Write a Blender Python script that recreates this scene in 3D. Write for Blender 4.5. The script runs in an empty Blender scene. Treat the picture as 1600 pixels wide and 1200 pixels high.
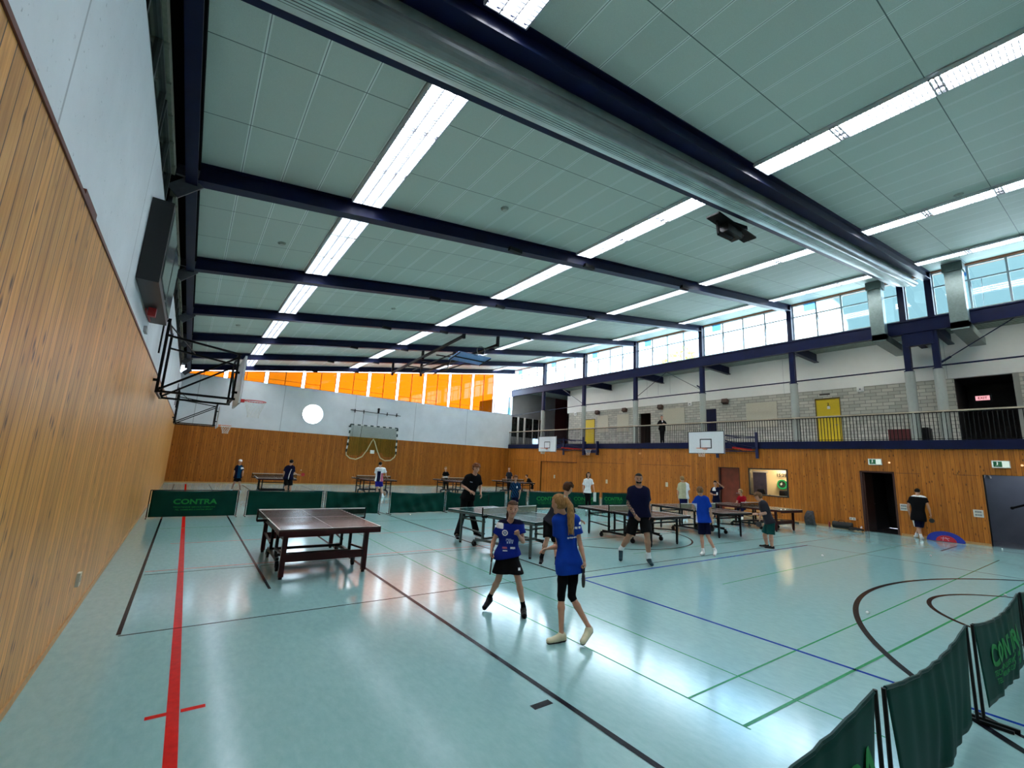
import bpy, bmesh, math, random
import numpy as np
from mathutils import Vector, Matrix

S = bpy.context.scene
COL = S.collection
PI = math.pi
R_ = math.radians

# ---------------------------------------------------------------- camera
cam_data = bpy.data.cameras.new('camera')
cam_data.sensor_width = 36.0
cam_data.lens = 688.208 / 1600 * 36.0
cam_data.clip_end = 400
camera = bpy.data.objects.new('camera', cam_data)
COL.objects.link(camera)
rt = Vector((0.80667593, -0.58890693, 0.04962431))
dn = Vector((0.14513745, 0.11600932, -0.98258687))
fw = Vector((0.57289533, 0.79983153, 0.17905437))
mw = Matrix.Identity(4)
for i in range(3):
    mw[i][0] = rt[i]; mw[i][1] = -dn[i]; mw[i][2] = -fw[i]
mw[2][3] = 1.88
camera.matrix_world = mw
S.camera = camera

# ---------------------------------------------------------------- view, world, sky
S.view_settings.view_transform = 'Standard'
S.view_settings.look = 'None'
S.view_settings.gamma = 1.0
S.view_settings.exposure = 2.3
S.view_settings.use_curve_mapping = False
try:
    S.cycles.use_denoising = True
    S.cycles.max_bounces = 9
    S.cycles.diffuse_bounces = 5
    S.cycles.transparent_max_bounces = 24
    S.cycles.sample_clamp_indirect = 6.0
except Exception:
    pass

SKY_STRENGTH = 3.2
TUBE_STRENGTH = 4.2

world = bpy.data.worlds.new('world')
S.world = world
world.use_nodes = True
wn = world.node_tree.nodes; wl = world.node_tree.links
wn.clear()
w_out = wn.new('ShaderNodeOutputWorld'); w_bg = wn.new('ShaderNodeBackground')
w_tc = wn.new('ShaderNodeTexCoord'); w_nz = wn.new('ShaderNodeTexNoise'); w_rp = wn.new('ShaderNodeValToRGB')
w_nz.inputs['Scale'].default_value = 3.5; w_nz.inputs['Detail'].default_value = 5
w_rp.color_ramp.elements[0].position = 0.40; w_rp.color_ramp.elements[0].color = (0.33, 0.55, 0.80, 1)
w_rp.color_ramp.elements[1].position = 0.56; w_rp.color_ramp.elements[1].color = (0.80, 0.90, 1.0, 1)
wl.new(w_tc.outputs['Generated'], w_nz.inputs['Vector']); wl.new(w_nz.outputs['Fac'], w_rp.inputs['Fac'])
w_dot = wn.new('ShaderNodeVectorMath'); w_dot.operation = 'DOT_PRODUCT'; w_dot.inputs[1].default_value = tuple(Vector((0.9484, 0.0813, 0.3066)).normalized())
w_nz2 = wn.new('ShaderNodeTexNoise'); w_nz2.inputs['Scale'].default_value = 9; wl.new(w_tc.outputs['Generated'], w_nz2.inputs['Vector'])
w_nm = wn.new('ShaderNodeVectorMath'); w_nm.operation = 'NORMALIZE'; wl.new(w_tc.outputs['Generated'], w_nm.inputs[0]); wl.new(w_nm.outputs[0], w_dot.inputs[0])
w_ad = wn.new('ShaderNodeMath'); w_ad.operation = 'MULTIPLY_ADD'; w_ad.inputs[1].default_value = .035; wl.new(w_nz2.outputs['Fac'], w_ad.inputs[0]); wl.new(w_dot.outputs['Value'], w_ad.inputs[2])
w_r2 = wn.new('ShaderNodeValToRGB'); w_r2.color_ramp.elements[0].position = .990; w_r2.color_ramp.elements[0].color = (0, 0, 0, 1); w_r2.color_ramp.elements[1].position = 1.006; w_r2.color_ramp.elements[1].color = (1, 1, 1, 1); wl.new(w_ad.outputs[0], w_r2.inputs['Fac'])
w_mx = wn.new('ShaderNodeMix'); w_mx.data_type = 'RGBA'; wl.new(w_r2.outputs['Color'], w_mx.inputs[0]); wl.new(w_rp.outputs['Color'], w_mx.inputs[6]); w_mx.inputs[7].default_value = (.028, .052, .062, 1)
wl.new(w_mx.outputs[2], w_bg.inputs['Color']); w_bg.inputs['Strength'].default_value = SKY_STRENGTH
wl.new(w_bg.outputs['Background'], w_out.inputs['Surface'])

# ---------------------------------------------------------------- materials
def nodemat(name):
    m = bpy.data.materials.new(name); m.use_nodes = True
    nt = m.node_tree; nt.nodes.clear()
    out = nt.nodes.new('ShaderNodeOutputMaterial')
    return m, nt, out

class NT:
    """small helper to wire nodes"""
    def __init__(s, nt): s.nt = nt
    def n(s, t, **kw):
        nd = s.nt.nodes.new(t)
        for k, v in kw.items(): setattr(nd, k, v)
        return nd
    def l(s, a, b): s.nt.links.new(a, b)
    def math(s, op, a, b=None, c=None, clamp=False):
        nd = s.n('ShaderNodeMath', operation=op); nd.use_clamp = clamp
        for i, v in enumerate((a, b, c)):
            if v is None: continue
            if hasattr(v, 'is_output') or hasattr(v, 'links'): s.l(v, nd.inputs[i])
            else: nd.inputs[i].default_value = v
        return nd.outputs[0]
    def mix(s, fac, a, b, bt='MIX'):
        nd = s.n('ShaderNodeMix', data_type='RGBA', blend_type=bt)
        for sock, v in ((nd.inputs[0], fac), (nd.inputs[6], a), (nd.inputs[7], b)):
            if hasattr(v, 'links'): s.l(v, sock)
            elif isinstance(v, (int, float)): sock.default_value = v
            else: sock.default_value = (*v, 1)
        return nd.outputs[2]
    def noise(s, vec, scale, detail=3, rough=.5):
        nd = s.n('ShaderNodeTexNoise'); nd.inputs['Scale'].default_value = scale
        nd.inputs['Detail'].default_value = detail; nd.inputs['Roughness'].default_value = rough
        if vec is not None: s.l(vec, nd.inputs['Vector'])
        return nd.outputs['Fac']
    def ramp(s, fac, stops):
        nd = s.n('ShaderNodeValToRGB'); cr = nd.color_ramp
        while len(cr.elements) < len(stops): cr.elements.new(0.5)
        for e, (p, c) in zip(cr.elements, stops): e.position = p; e.color = (*c, 1)
        s.l(fac, nd.inputs['Fac']); return nd.outputs['Color']
    def mapv(s, vec, scale=(1, 1, 1)):
        nd = s.n('ShaderNodeMapping'); nd.inputs['Scale'].default_value = scale
        s.l(vec, nd.inputs['Vector']); return nd.outputs['Vector']
    def bump(s, h, strength=.3, dist=.01):
        nd = s.n('ShaderNodeBump'); nd.inputs['Strength'].default_value = strength
        nd.inputs['Distance'].default_value = dist; s.l(h, nd.inputs['Height']); return nd.outputs['Normal']

_mc = {}
def mat(name, col=(.5, .5, .5), rough=.5, metal=0., spec=.5, var=0.06, scale=18., bump=0.0, alpha=None, trans=0., emit=None, es=1., sheen=0.):
    if name in _mc: return _mc[name]
    m, nt, out = nodemat(name); k = NT(nt)
    p = k.n('ShaderNodeBsdfPrincipled')
    tc = k.n('ShaderNodeTexCoord')
    nz = k.noise(tc.outputs['Object'], scale, 3)
    a = tuple(max(0, c * (1 - var * 2)) for c in col); b = tuple(min(1, c * (1 + var * 2)) for c in col)
    k.l(k.ramp(nz, [(.3, a), (.7, b)]), p.inputs['Base Color'])
    p.inputs['Roughness'].default_value = rough; p.inputs['Metallic'].default_value = metal
    p.inputs['Specular IOR Level'].default_value = spec
    if sheen: p.inputs['Sheen Weight'].default_value = sheen
    if bump: k.l(k.bump(nz, bump, .01), p.inputs['Normal'])
    if emit: p.inputs['Emission Color'].default_value = (*emit, 1); p.inputs['Emission Strength'].default_value = es
    k.l(p.outputs['BSDF'], out.inputs['Surface'])
    _mc[name] = m; return m

def wood_mat(name, axis, tint=1.0, g=1.0, bl=1.0):
    """varnished tongue-and-groove softwood boards running upright; axis = direction across the boards"""
    m, nt, out = nodemat(name); k = NT(nt)
    p = k.n('ShaderNodeBsdfPrincipled'); tc = k.n('ShaderNodeTexCoord'); sp = k.n('ShaderNodeSeparateXYZ')
    k.l(tc.outputs['Object'], sp.inputs[0])
    a = sp.outputs[axis]; z = sp.outputs[2]
    u = k.math('DIVIDE', a, .118); fl = k.math('FLOOR', u); fr = k.math('FRACT', u)
    wn_ = k.n('ShaderNodeTexWhiteNoise', noise_dimensions='1D'); k.l(fl, wn_.inputs['W'])
    rnd = wn_.outputs['Value']
    cb = k.n('ShaderNodeCombineXYZ')
    k.l(k.math('MULTIPLY', a, 26.), cb.inputs[0]); k.l(k.math('MULTIPLY', rnd, 40.), cb.inputs[1]); k.l(k.math('MULTIPLY', z, 1.3), cb.inputs[2])
    grain = k.noise(cb.outputs[0], 1.6, 5, .6)
    cb2 = k.n('ShaderNodeCombineXYZ')
    k.l(k.math('MULTIPLY', a, 11.), cb2.inputs[0]); k.l(k.math('MULTIPLY', rnd, 9.), cb2.inputs[1]); k.l(k.math('MULTIPLY', z, 4.2), cb2.inputs[2])
    vo = k.n('ShaderNodeTexVoronoi'); vo.inputs['Scale'].default_value = .8; k.l(cb2.outputs[0], vo.inputs['Vector'])
    knot = k.ramp(vo.outputs['Distance'], [(.06, (1, 1, 1)), (.20, (0, 0, 0))])
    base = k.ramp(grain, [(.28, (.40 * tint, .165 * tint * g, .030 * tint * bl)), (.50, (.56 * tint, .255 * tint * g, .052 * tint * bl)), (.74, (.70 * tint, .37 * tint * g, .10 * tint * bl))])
    shade = k.math('MULTIPLY_ADD', rnd, .36, .82)
    hsv = k.n('ShaderNodeHueSaturation'); k.l(base, hsv.inputs['Color']); k.l(shade, hsv.inputs['Value'])
    c2 = k.mix(knot, hsv.outputs['Color'], (.10, .035, .01))
    e = k.math('ABSOLUTE', k.math('SUBTRACT', fr, .5))
    gr = k.math('GREATER_THAN', e, .466)
    c3 = k.mix(gr, c2, (.07, .025, .008))
    k.l(c3, p.inputs['Base Color'])
    p.inputs['Roughness'].default_value = .42; p.inputs['Specular IOR Level'].default_value = .32
    k.l(k.bump(k.math('SUBTRACT', 1., gr), .5, .006), p.inputs['Normal'])
    k.l(p.outputs['BSDF'], out.inputs['Surface']); return m

def hair_mat(name, c):
    m, nt, out = nodemat(name); k = NT(nt); p = k.n('ShaderNodeBsdfPrincipled'); tc = k.n('ShaderNodeTexCoord')
    nz = k.noise(k.mapv(tc.outputs['Object'], (90, 90, 9)), 1.6, 3)
    k.l(k.ramp(nz, [(.32, tuple(x * .45 for x in c)), (.68, tuple(min(1, x * 1.6) for x in c))]), p.inputs['Base Color'])
    p.inputs['Roughness'].default_value = .6; p.inputs['Specular IOR Level'].default_value = .15
    k.l(k.bump(nz, .5, .01), p.inputs['Normal']); k.l(p.outputs['BSDF'], out.inputs['Surface']); return m

def concrete_mat(name, c=(.62, .64, .66), seam=3.0, axis=1):
    m, nt, out = nodemat(name); k = NT(nt)
    p = k.n('ShaderNodeBsdfPrincipled'); tc = k.n('ShaderNodeTexCoord')
    n1 = k.noise(tc.outputs['Object'], 1.2, 6, .6); n2 = k.noise(tc.outputs['Object'], 22, 3, .7)
    col = k.ramp(n1, [(.3, tuple(x * .88 for x in c)), (.7, c)])
    spk = k.ramp(n2, [(.26, (.55, .55, .56)), (.34, (1, 1, 1))])
    col = k.mix(1.0, col, spk, 'MULTIPLY')
    sp = k.n('ShaderNodeSeparateXYZ'); k.l(tc.outputs['Object'], sp.inputs[0])
    fr = k.math('FRACT', k.math('DIVIDE', sp.outputs[axis], seam))
    col = k.mix(k.math('LESS_THAN', fr, .008), col, tuple(x * .6 for x in c))
    k.l(col, p.inputs['Base Color']); p.inputs['Roughness'].default_value = .8
    k.l(k.bump(n2, .15, .01), p.inputs['Normal'])
    k.l(p.outputs['BSDF'], out.inputs['Surface']); return m

def ceiling_mat():
    m, nt, out = nodemat('ceiling_tiles'); k = NT(nt)
    p = k.n('ShaderNodeBsdfPrincipled'); tc = k.n('ShaderNodeTexCoord'); sp = k.n('ShaderNodeSeparateXYZ')
    k.l(tc.outputs['Object'], sp.inputs[0])
    ux = k.math('DIVIDE', k.math('ADD', sp.outputs[0], .55 + 61), .61)
    uy = k.math('DIVIDE', k.math('ADD', sp.outputs[1], 446 - 4.07), 4.46 / 3)
    fx = k.math('FRACT', ux); fy = k.math('FRACT', uy)
    ex = k.math('SUBTRACT', .5, k.math('ABSOLUTE', k.math('SUBTRACT', fx, .5)))
    ey = k.math('SUBTRACT', .5, k.math('ABSOLUTE', k.math('SUBTRACT', fy, .5)))
    wn_ = k.n('ShaderNodeTexWhiteNoise', noise_dimensions='2D'); cb = k.n('ShaderNodeCombineXYZ')
    k.l(k.math('FLOOR', ux), cb.inputs[0]); k.l(k.math('FLOOR', uy), cb.inputs[1]); k.l(cb.outputs[0], wn_.inputs['Vector'])
    c = k.ramp(wn_.outputs['Value'], [(0, (.56, .62, .545)), (1, (.61, .67, .59))])
    n2 = k.noise(tc.outputs['Object'], 90, 2); c = k.mix(.12, c, k.ramp(n2, [(.3, (.1, .1, .1)), (.7, (.6, .6, .6))]))
    c = k.mix(k.math('LESS_THAN', ex, .040), c, (.80, .84, .79))
    c = k.mix(k.math('LESS_THAN', ex, .007), c, (.10, .13, .12))
    c = k.mix(k.math('LESS_THAN', ey, .0045), c, (.10, .13, .12))
    k.l(c, p.inputs['Base Color']); p.inputs['Roughness'].default_value = .6
    k.l(p.outputs['BSDF'], out.inputs['Surface']); return m

def floor_mat():
    m, nt, out = nodemat('sports_linoleum'); k = NT(nt)
    p = k.n('ShaderNodeBsdfPrincipled'); tc = k.n('ShaderNodeTexCoord')
    n1 = k.noise(k.mapv(tc.outputs['Object'], (6, 2.5, 6)), 3.0, 6, .65)
    n2 = k.noise(k.mapv(tc.outputs['Object'], (30, 14, 6)), 3.5, 4, .7)
    n3 = k.noise(tc.outputs['Object'], .35, 3)
    c = k.ramp(n1, [(.3, (.235, .445, .445)), (.7, (.29, .515, .52))])
    c = k.mix(k.ramp(n2, [(.30, (.35, .35, .35)), (.42, (0, 0, 0))]), c, (.25, .38, .38))
    c = k.mix(k.math('MULTIPLY', n3, .18), c, (.36, .46, .44))
    k.l(c, p.inputs['Base Color'])
    k.l(k.math('MULTIPLY_ADD', n3, .10, .095), p.inputs['Roughness'])
    p.inputs['Specular IOR Level'].default_value = .95
    k.l(k.bump(n1, .035, .01), p.inputs['Normal'])
    k.l(p.outputs['BSDF'], out.inputs['Surface']); return m

def brick_mat():
    m, nt, out = nodemat('sand_lime_brick'); k = NT(nt)
    p = k.n('ShaderNodeBsdfPrincipled'); tc = k.n('ShaderNodeTexCoord'); sp = k.n('ShaderNodeSeparateXYZ'); cb = k.n('ShaderNodeCombineXYZ')
    k.l(tc.outputs['Object'], sp.inputs[0]); k.l(sp.outputs[1], cb.inputs[0]); k.l(sp.outputs[2], cb.inputs[1])
    b = k.n('ShaderNodeTexBrick'); k.l(cb.outputs[0], b.inputs['Vector'])
    b.inputs['Color1'].default_value = (.62, .60, .52, 1); b.inputs['Color2'].default_value = (.45, .45, .39, 1); b.inputs['Mortar'].default_value = (.27, .27, .24, 1)
    b.inputs['Scale'].default_value = 1; b.inputs['Brick Width'].default_value = .42; b.inputs['Row Height'].default_value = .155; b.inputs['Mortar Size'].default_value = .012
    k.l(b.outputs['Color'], p.inputs['Base Color']); p.inputs['Roughness'].default_value = .85
    k.l(p.outputs['BSDF'], out.inputs['Surface']); return m

def glass_mat(name, tint=(.93, .97, .97), refl=.08, rough=.02):
    m, nt, out = nodemat(name); k = NT(nt)
    t = k.n('ShaderNodeBsdfTransparent'); t.inputs['Color'].default_value = (*tint, 1)
    g = k.n('ShaderNodeBsdfGlossy'); g.inputs['Roughness'].default_value = rough
    mx = k.n('ShaderNodeMixShader'); lw = k.n('ShaderNodeLayerWeight'); lw.inputs['Blend'].default_value = .12
    f = k.math('MULTIPLY_ADD', lw.outputs['Fresnel'], .5, refl)
    k.l(f, mx.inputs[0]); k.l(t.outputs[0], mx.inputs[1]); k.l(g.outputs[0], mx.inputs[2])
    k.l(mx.outputs[0], out.inputs['Surface']); return m

def emis_mat(name, col, strength):
    m, nt, out = nodemat(name); k = NT(nt)
    e = k.n('ShaderNodeEmission'); e.inputs['Color'].default_value = (*col, 1); e.inputs['Strength'].default_value = strength
    k.l(e.outputs[0], out.inputs['Surface']); return m

def net_mat(name, col, cell, w):
    """knotted netting: square mesh holes let light through"""
    m, nt, out = nodemat(name); k = NT(nt)
    tc = k.n('ShaderNodeTexCoord'); sp = k.n('ShaderNodeSeparateXYZ'); k.l(tc.outputs['UV'], sp.inputs[0])
    a = k.math('FRACT', k.math('DIVIDE', sp.outputs[0], cell)); b = k.math('FRACT', k.math('DIVIDE', sp.outputs[1], cell))
    s_ = k.math('MAXIMUM', k.math('LESS_THAN', a, w), k.math('LESS_THAN', b, w))
    t = k.n('ShaderNodeBsdfTransparent'); d = k.n('ShaderNodeBsdfDiffuse'); d.inputs['Color'].default_value = (*col, 1)
    mx = k.n('ShaderNodeMixShader'); k.l(s_, mx.inputs[0]); k.l(t.outputs[0], mx.inputs[1]); k.l(d.outputs[0], mx.inputs[2])
    k.l(mx.outputs[0], out.inputs['Surface']); return m

# ---------------------------------------------------------------- mesh helpers
class MB:
    def __init__(s): s.v = []; s.f = []; s.mi = []; s.uv = {}
    def add(s, vs, fs, mi=0):
        o = len(s.v); s.v += [tuple(v) for v in vs]
        for f in fs: s.f.append(tuple(i + o for i in f)); s.mi.append(mi)
        return s
    def box(s, x0, x1, y0, y1, z0, z1, mi=0, M=None):
        vs = [Vector((x, y, z)) for z in (z0, z1) for y in (y0, y1) for x in (x0, x1)]
        if M is not None: vs = [M @ v for v in vs]
        return s.add(vs, [(0, 2, 3, 1), (4, 5, 7, 6), (0, 1, 5, 4), (2, 6, 7, 3), (0, 4, 6, 2), (1, 3, 7, 5)], mi)
    def bar(s, a, b, w, h=None, mi=0, up=(0, 0, 1)):
        a = Vector(a); b = Vector(b); d = b - a; L = d.length
        if L < 1e-6: return s
        z = d / L; u = Vector(up)
        if abs(z.dot(u)) > .98: u = Vector((1, 0, 0))
        x = u.cross(z).normalized(); y = z.cross(x)
        h = w if h is None else h
        M = Matrix((x, y, z)).transposed().to_4x4(); M.translation = a
        return s.box(-w / 2, w / 2, -h / 2, h / 2, 0, L, mi, M)
    def tube(s, pts, r, n=8, mi=0, closed=False):
        P = [Vector(p) for p in pts]; N = len(P); rings = []
        up = Vector((0, 0, 1))
        for i, p in enumerate(P):
            if closed: d = P[(i + 1) % N] - P[i - 1]
            else: d = P[min(i + 1, N - 1)] - P[max(i - 1, 0)]
            d.normalize(); u = up if abs(d.dot(up)) < .95 else Vector((1, 0, 0))
            x = u.cross(d).normalized(); y = d.cross(x)
            rr = r[i] if isinstance(r, (list, tuple)) else r
            rings.append([p + x * math.cos(2 * PI * j / n) * rr + y * math.sin(2 * PI * j / n) * rr for j in range(n)])
        vs = [v for g in rings for v in g]; fs = []
        for i in range(N if closed else N - 1):
            a = i * n; b = ((i + 1) % N) * n
            for j in range(n): fs.append((a + j, a + (j + 1) % n, b + (j + 1) % n, b + j))
        if not closed: fs.append(tuple(range(n))[::-1]); fs.append(tuple((N - 1) * n + j for j in range(n)))
        return s.add(vs, fs, mi)
    def cyl(s, a, b, r, n=16, mi=0, r2=None):
        return s.tube([a, b], [r, r if r2 is None else r2], n, mi)
    def ball(s, c, r, nu=12, nv=8, mi=0, sc=(1, 1, 1)):
        vs = []; fs = []
        for i in range(1, nv):
            t = PI * i / nv
            for j in range(nu):
                p = 2 * PI * j / nu
                vs.append((c[0] + r * sc[0] * math.sin(t) * math.cos(p), c[1] + r * sc[1] * math.sin(t) * math.sin(p), c[2] + r * sc[2] * math.cos(t)))
        top = len(vs); vs.append((c[0], c[1], c[2] + r * sc[2])); bot = len(vs); vs.append((c[0], c[1], c[2] - r * sc[2]))
        for i in range(nv - 2):
            for j in range(nu): fs.append((i * nu + j, (i + 1) * nu + j, (i + 1) * nu + (j + 1) % nu, i * nu + (j + 1) % nu))
        for j in range(nu):
            fs.append((top, j, (j + 1) % nu)); fs.append((bot, (nv - 2) * nu + (j + 1) % nu, (nv - 2) * nu + j))
        return s.add(vs, fs, mi)
    def grid(s, fn, nu, nv, mi=0, thick=0.0):
        """fn(u,v)->point; uv stored; optional thickness along normal"""
        pts = [[Vector(fn(i / nu, j / nv)) for i in range(nu + 1)] for j in range(nv + 1)]
        vs = [p for row in pts for p in row]; W = nu + 1; fs = [(j * W + i, j * W + i + 1, (j + 1) * W + i + 1, (j + 1) * W + i) for j in range(nv) for i in range(nu)]
        if thick:
            vn = []
            for j in range(nv + 1):
                for i in range(nu + 1):
                    a = pts[j][min(i + 1, nu)] - pts[j][max(i - 1, 0)]; b = pts[min(j + 1, nv)][i] - pts[max(j - 1, 0)][i]
                    n = a.cross(b); n = n.normalized() if n.length > 1e-9 else Vector((0, 0, 1)); vn.append(pts[j][i] - n * thick)
            K = len(vs); vs = vs + vn; fs += [tuple(K + i for i in f[::-1]) for f in list(fs)]
            edge = [j * W for j in range(nv + 1)]; 
            for j in range(nv):
                fs.append((j * W, (j + 1) * W, K + (j + 1) * W, K + j * W)); fs.append(((j + 1) * W + nu, j * W + nu, K + j * W + nu, K + (j + 1) * W + nu))
            for i in range(nu):
                fs.append((i + 1, i, K + i, K + i + 1)); fs.append((nv * W + i, nv * W + i + 1, K + nv * W + i + 1, K + nv * W + i))
        return s.add(vs, fs, mi)
    def prism(s, poly, fn, mi=0):
        """poly: list of 2D points, fn(p, k)->3D for k in 0,1"""
        n = len(poly); vs = [fn(p, 0) for p in poly] + [fn(p, 1) for p in poly]
        fs = [tuple(range(n))[::-1], tuple(range(n, 2 * n))] + [(i, (i + 1) % n, n + (i + 1) % n, n + i) for i in range(n)]
        return s.add(vs, fs, mi)
    def mesh(s, name, mats, smooth=False):
        me = bpy.data.meshes.new(name); me.from_pydata(s.v, [], s.f)
        for m in (mats if isinstance(mats, (list, tuple)) else [mats]): me.materials.append(m)
        me.polygons.foreach_set('material_index', s.mi)
        bm = bmesh.new(); bm.from_mesh(me); bmesh.ops.recalc_face_normals(bm, faces=bm.faces); bm.to_mesh(me); bm.free()
        if smooth: me.polygons.foreach_set('use_smooth', [True] * len(me.polygons))
        me.update(); return me
    def build(s, name, mats, parent=None, loc=(0, 0, 0), rz=0, smooth=False, label=None):
        o = bpy.data.objects.new(name, s.mesh(name, mats, smooth)); COL.objects.link(o)
        o.location = loc; o.rotation_euler = (0, 0, rz)
        if parent is not None: o.parent = parent
        if label: o['label'] = label
        return o

def tag(o, label, cat, group=None):
    o['label'] = label; o['category'] = cat
    if group: o['group'] = group
    return o
def thing(name, label, cat, loc=(0, 0, 0), rz=0, group=None):
    o = bpy.data.objects.new(name, None); COL.objects.link(o); o.location = loc; o.rotation_euler = (0, 0, rz)
    o.empty_display_size = .2
    return tag(o, label, cat, group)
def struct(name, mb, mats, parent=None, **kw):
    o = mb.build(name, mats, parent, **kw)
    if parent is None: o['kind'] = 'structure'
    return o
def dup(root, loc, rz=None, label=None, group=None):
    r = root.copy(); COL.objects.link(r); r.location = loc
    if rz is not None: r.rotation_euler = (r.rotation_euler[0], r.rotation_euler[1], rz)
    if label: r['label'] = label
    if group: r['group'] = group
    for ch in list(root.children):
        c = ch.copy(); COL.objects.link(c); c.parent = r
        for g in list(ch.children):
            d = g.copy(); COL.objects.link(d); d.parent = c
    return r
def text_mesh(name, body, size, material, parent=None, M=None, extrude=.001, align='CENTER', xs=1.0, bold=.0):
    cu = bpy.data.curves.new(name, 'FONT'); cu.body = body; cu.size = size; cu.align_x = align; cu.align_y = 'CENTER'; cu.extrude = extrude; cu.offset = size * bold
    cu.resolution_u = 3
    to = bpy.data.objects.new(name, cu); COL.objects.link(to)
    dg = bpy.context.evaluated_depsgraph_get(); me = bpy.data.meshes.new_from_object(to.evaluated_get(dg))
    bpy.data.objects.remove(to); bpy.data.curves.remove(cu)
    if xs != 1.0:
        for v in me.vertices: v.co.x *= xs
    me.materials.clear(); me.materials.append(material)
    if M is not None: me.transform(M)
    o = bpy.data.objects.new(name, me); COL.objects.link(o)
    if parent is not None: o.parent = parent
    return o

# hall dimensions (metres)
W, E, N, SO = -.8, 21.85, 30.5, -9.3
SLOPE = .151
ANG = math.atan(SLOPE)
def zc(x): return 6.53 + SLOPE * (x + .5)
ZW_L, ZW_R = 3.43, 3.18
# ================================================================ THE HALL
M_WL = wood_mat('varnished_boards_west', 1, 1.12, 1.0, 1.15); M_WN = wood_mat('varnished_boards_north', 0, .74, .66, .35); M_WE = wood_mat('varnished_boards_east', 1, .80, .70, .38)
M_CONC = concrete_mat('painted_concrete', (.76, .78, .80), 3.1, 1); M_CONCN = concrete_mat('painted_concrete_north', (.76, .78, .80), 4.4, 0)
M_CEIL = ceiling_mat(); M_FLOOR = floor_mat(); M_BRICK = brick_mat()
M_NAVY = mat('navy_steel', (.0016, .0045, .034), .42, spec=.22, var=.1, scale=3)
M_BLACK = mat('black_steel', (.002, .002, .0028), .45, spec=.2, var=.1)
M_DARK = mat('dark_void', (.002, .002, .0025), .9, spec=.1)
M_WHITEP = mat('white_paint', (.86, .86, .82), .7, var=.01, scale=2)
M_CREAM = mat('cream_board', (.62, .59, .47), .7, var=.02)
M_PILLAR = concrete_mat('grey_pillar_concrete', (.36, .36, .32), 50, 1)
M_GREYM = mat('grey_metal', (.30, .32, .33), .4, .6)
M_DUCT = mat('galvanised_duct', (.20, .25, .23), .4, .55)
M_GLASS = glass_mat('clear_glass')
M_DGLASS = mat('dark_glass', (.015, .02, .018), .08, var=.2, scale=4)
M_YEL = mat('yellow_door_paint', (.78, .56, .012), .45, var=.02)
M_TRIM = mat('pale_wood_trim', (.50, .27, .10), .5)
M_MAROON = mat('maroon_paint', (.07, .012, .014), .7)
M_BOARDC = mat('pale_green_soffit', (.36, .42, .36), .7, var=.05, scale=5)
M_REDTR = mat('rust_red_fascia', (.34, .12, .06), .7)

# ---- floor with its painted game lines
fl = MB().box(W - .1, E + .1, SO, N, -.2, 0)
floor = struct('floor', fl, M_FLOOR)
LB, LR, LBL, LG, LW = range(5)
ml = MB()
lz = [0]
def line(x0, y0, x1, y1, w, m):
    lz[0] += 1
    z = .0008 + (lz[0] % 7) * .0003
    a = Vector((x0, y0, 0)); b = Vector((x1, y1, 0)); d = (b - a).normalized(); n = Vector((-d.y, d.x, 0)) * w / 2
    ml.add([(p.x, p.y, z) for p in (a - n, b - n, b + n, a + n)], [(0, 1, 2, 3)], m)
def arc(cx, cy, r, a0, a1, w, m, n=96):
    vs = []; z = .0032
    for i in range(n + 1):
        t = R_(a0 + (a1 - a0) * i / n)
        for q in (r - w / 2, r + w / 2): vs.append((cx + q * math.cos(t), cy + q * math.sin(t), z))
    ml.add(vs, [(2 * i, 2 * i + 1, 2 * i + 3, 2 * i + 2) for i in range(n)], m)
line(.19, SO, .19, 29.3, .075, LR)
line(.03, 4.25, .155, 4.25, .05, LR); line(.235, 4.25, .385, 4.25, .05, LR)
line(-.29, 6.15, -.29, 29.3, .038, LB); line(1.21, 7.25, 1.21, 29.3, .038, LB)
line(2.76, SO, 2.76, 29.3, .052, LB); line(2.49, 2.98, 2.68, 2.98, .07, LB)
line(-.29, 6.12, 20.6, 6.0, .022, LB); line(-.25, 8.75, 21, 8.6, .02, LB); line(-.25, 8.95, 21, 8.9, .02, LR)
line(5.8, 5.75, 5.8, SO, .05, LBL); line(5.8, 5.75, 14.9, 5.70, .05, LBL); line(5.75, 5.8, 5.75, 29.3, .045, LB)
line(14.9, 5.7, 14.9, SO, .03, LB)
line(3.74, 1.9, 3.74, 15.3, .018, LG); line(4.55, 1.3, 4.55, 15.3, .018, LG)
line(3.74, 2.42, 18, 2.3, .022, LG); line(3.74, 1.95, 18, 1.35, .03, LG)
line(-.29, 13.4, 21, 13.4, .03, LG); line(0, 11.3, 21, 11.3, .02, LR); line(-.29, 19.5, 21, 19.5, .04, LB)
line(7.9, 4.4, 20.9, 4.4, .02, LG); line(8.6, 6.9, 20.5, 6.9, .02, LG)
line(18.3, 3.5, 20.5, 3.52, .05, LB); line(20.7, SO, 20.7, 29.3, .04, LB)
line(5.75, 1.0, 4.4, -.9, .05, LB)
arc(10.44, -4.17, 7.1, 18, 162, .07, LB); arc(10.55, .1, 2.1, 0, 360, .06, LB); arc(10.3, 9.6, 2.65, 0, 360, .05, LB)
arc(10.44, 24.5, 7.1, 180, 360, .06, LB)
gm = [mat('line_black', (.002, .002, .005), .25, spec=.08), mat('line_red', (.60, .012, .008), .25, spec=.08), mat('line_blue', (.004, .035, .27), .25, spec=.08), mat('line_green', (.03, .24, .09), .25, spec=.08), mat('line_white', (.7, .7, .7), .35)]
lo = ml.build('court_lines', gm, floor)

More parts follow.
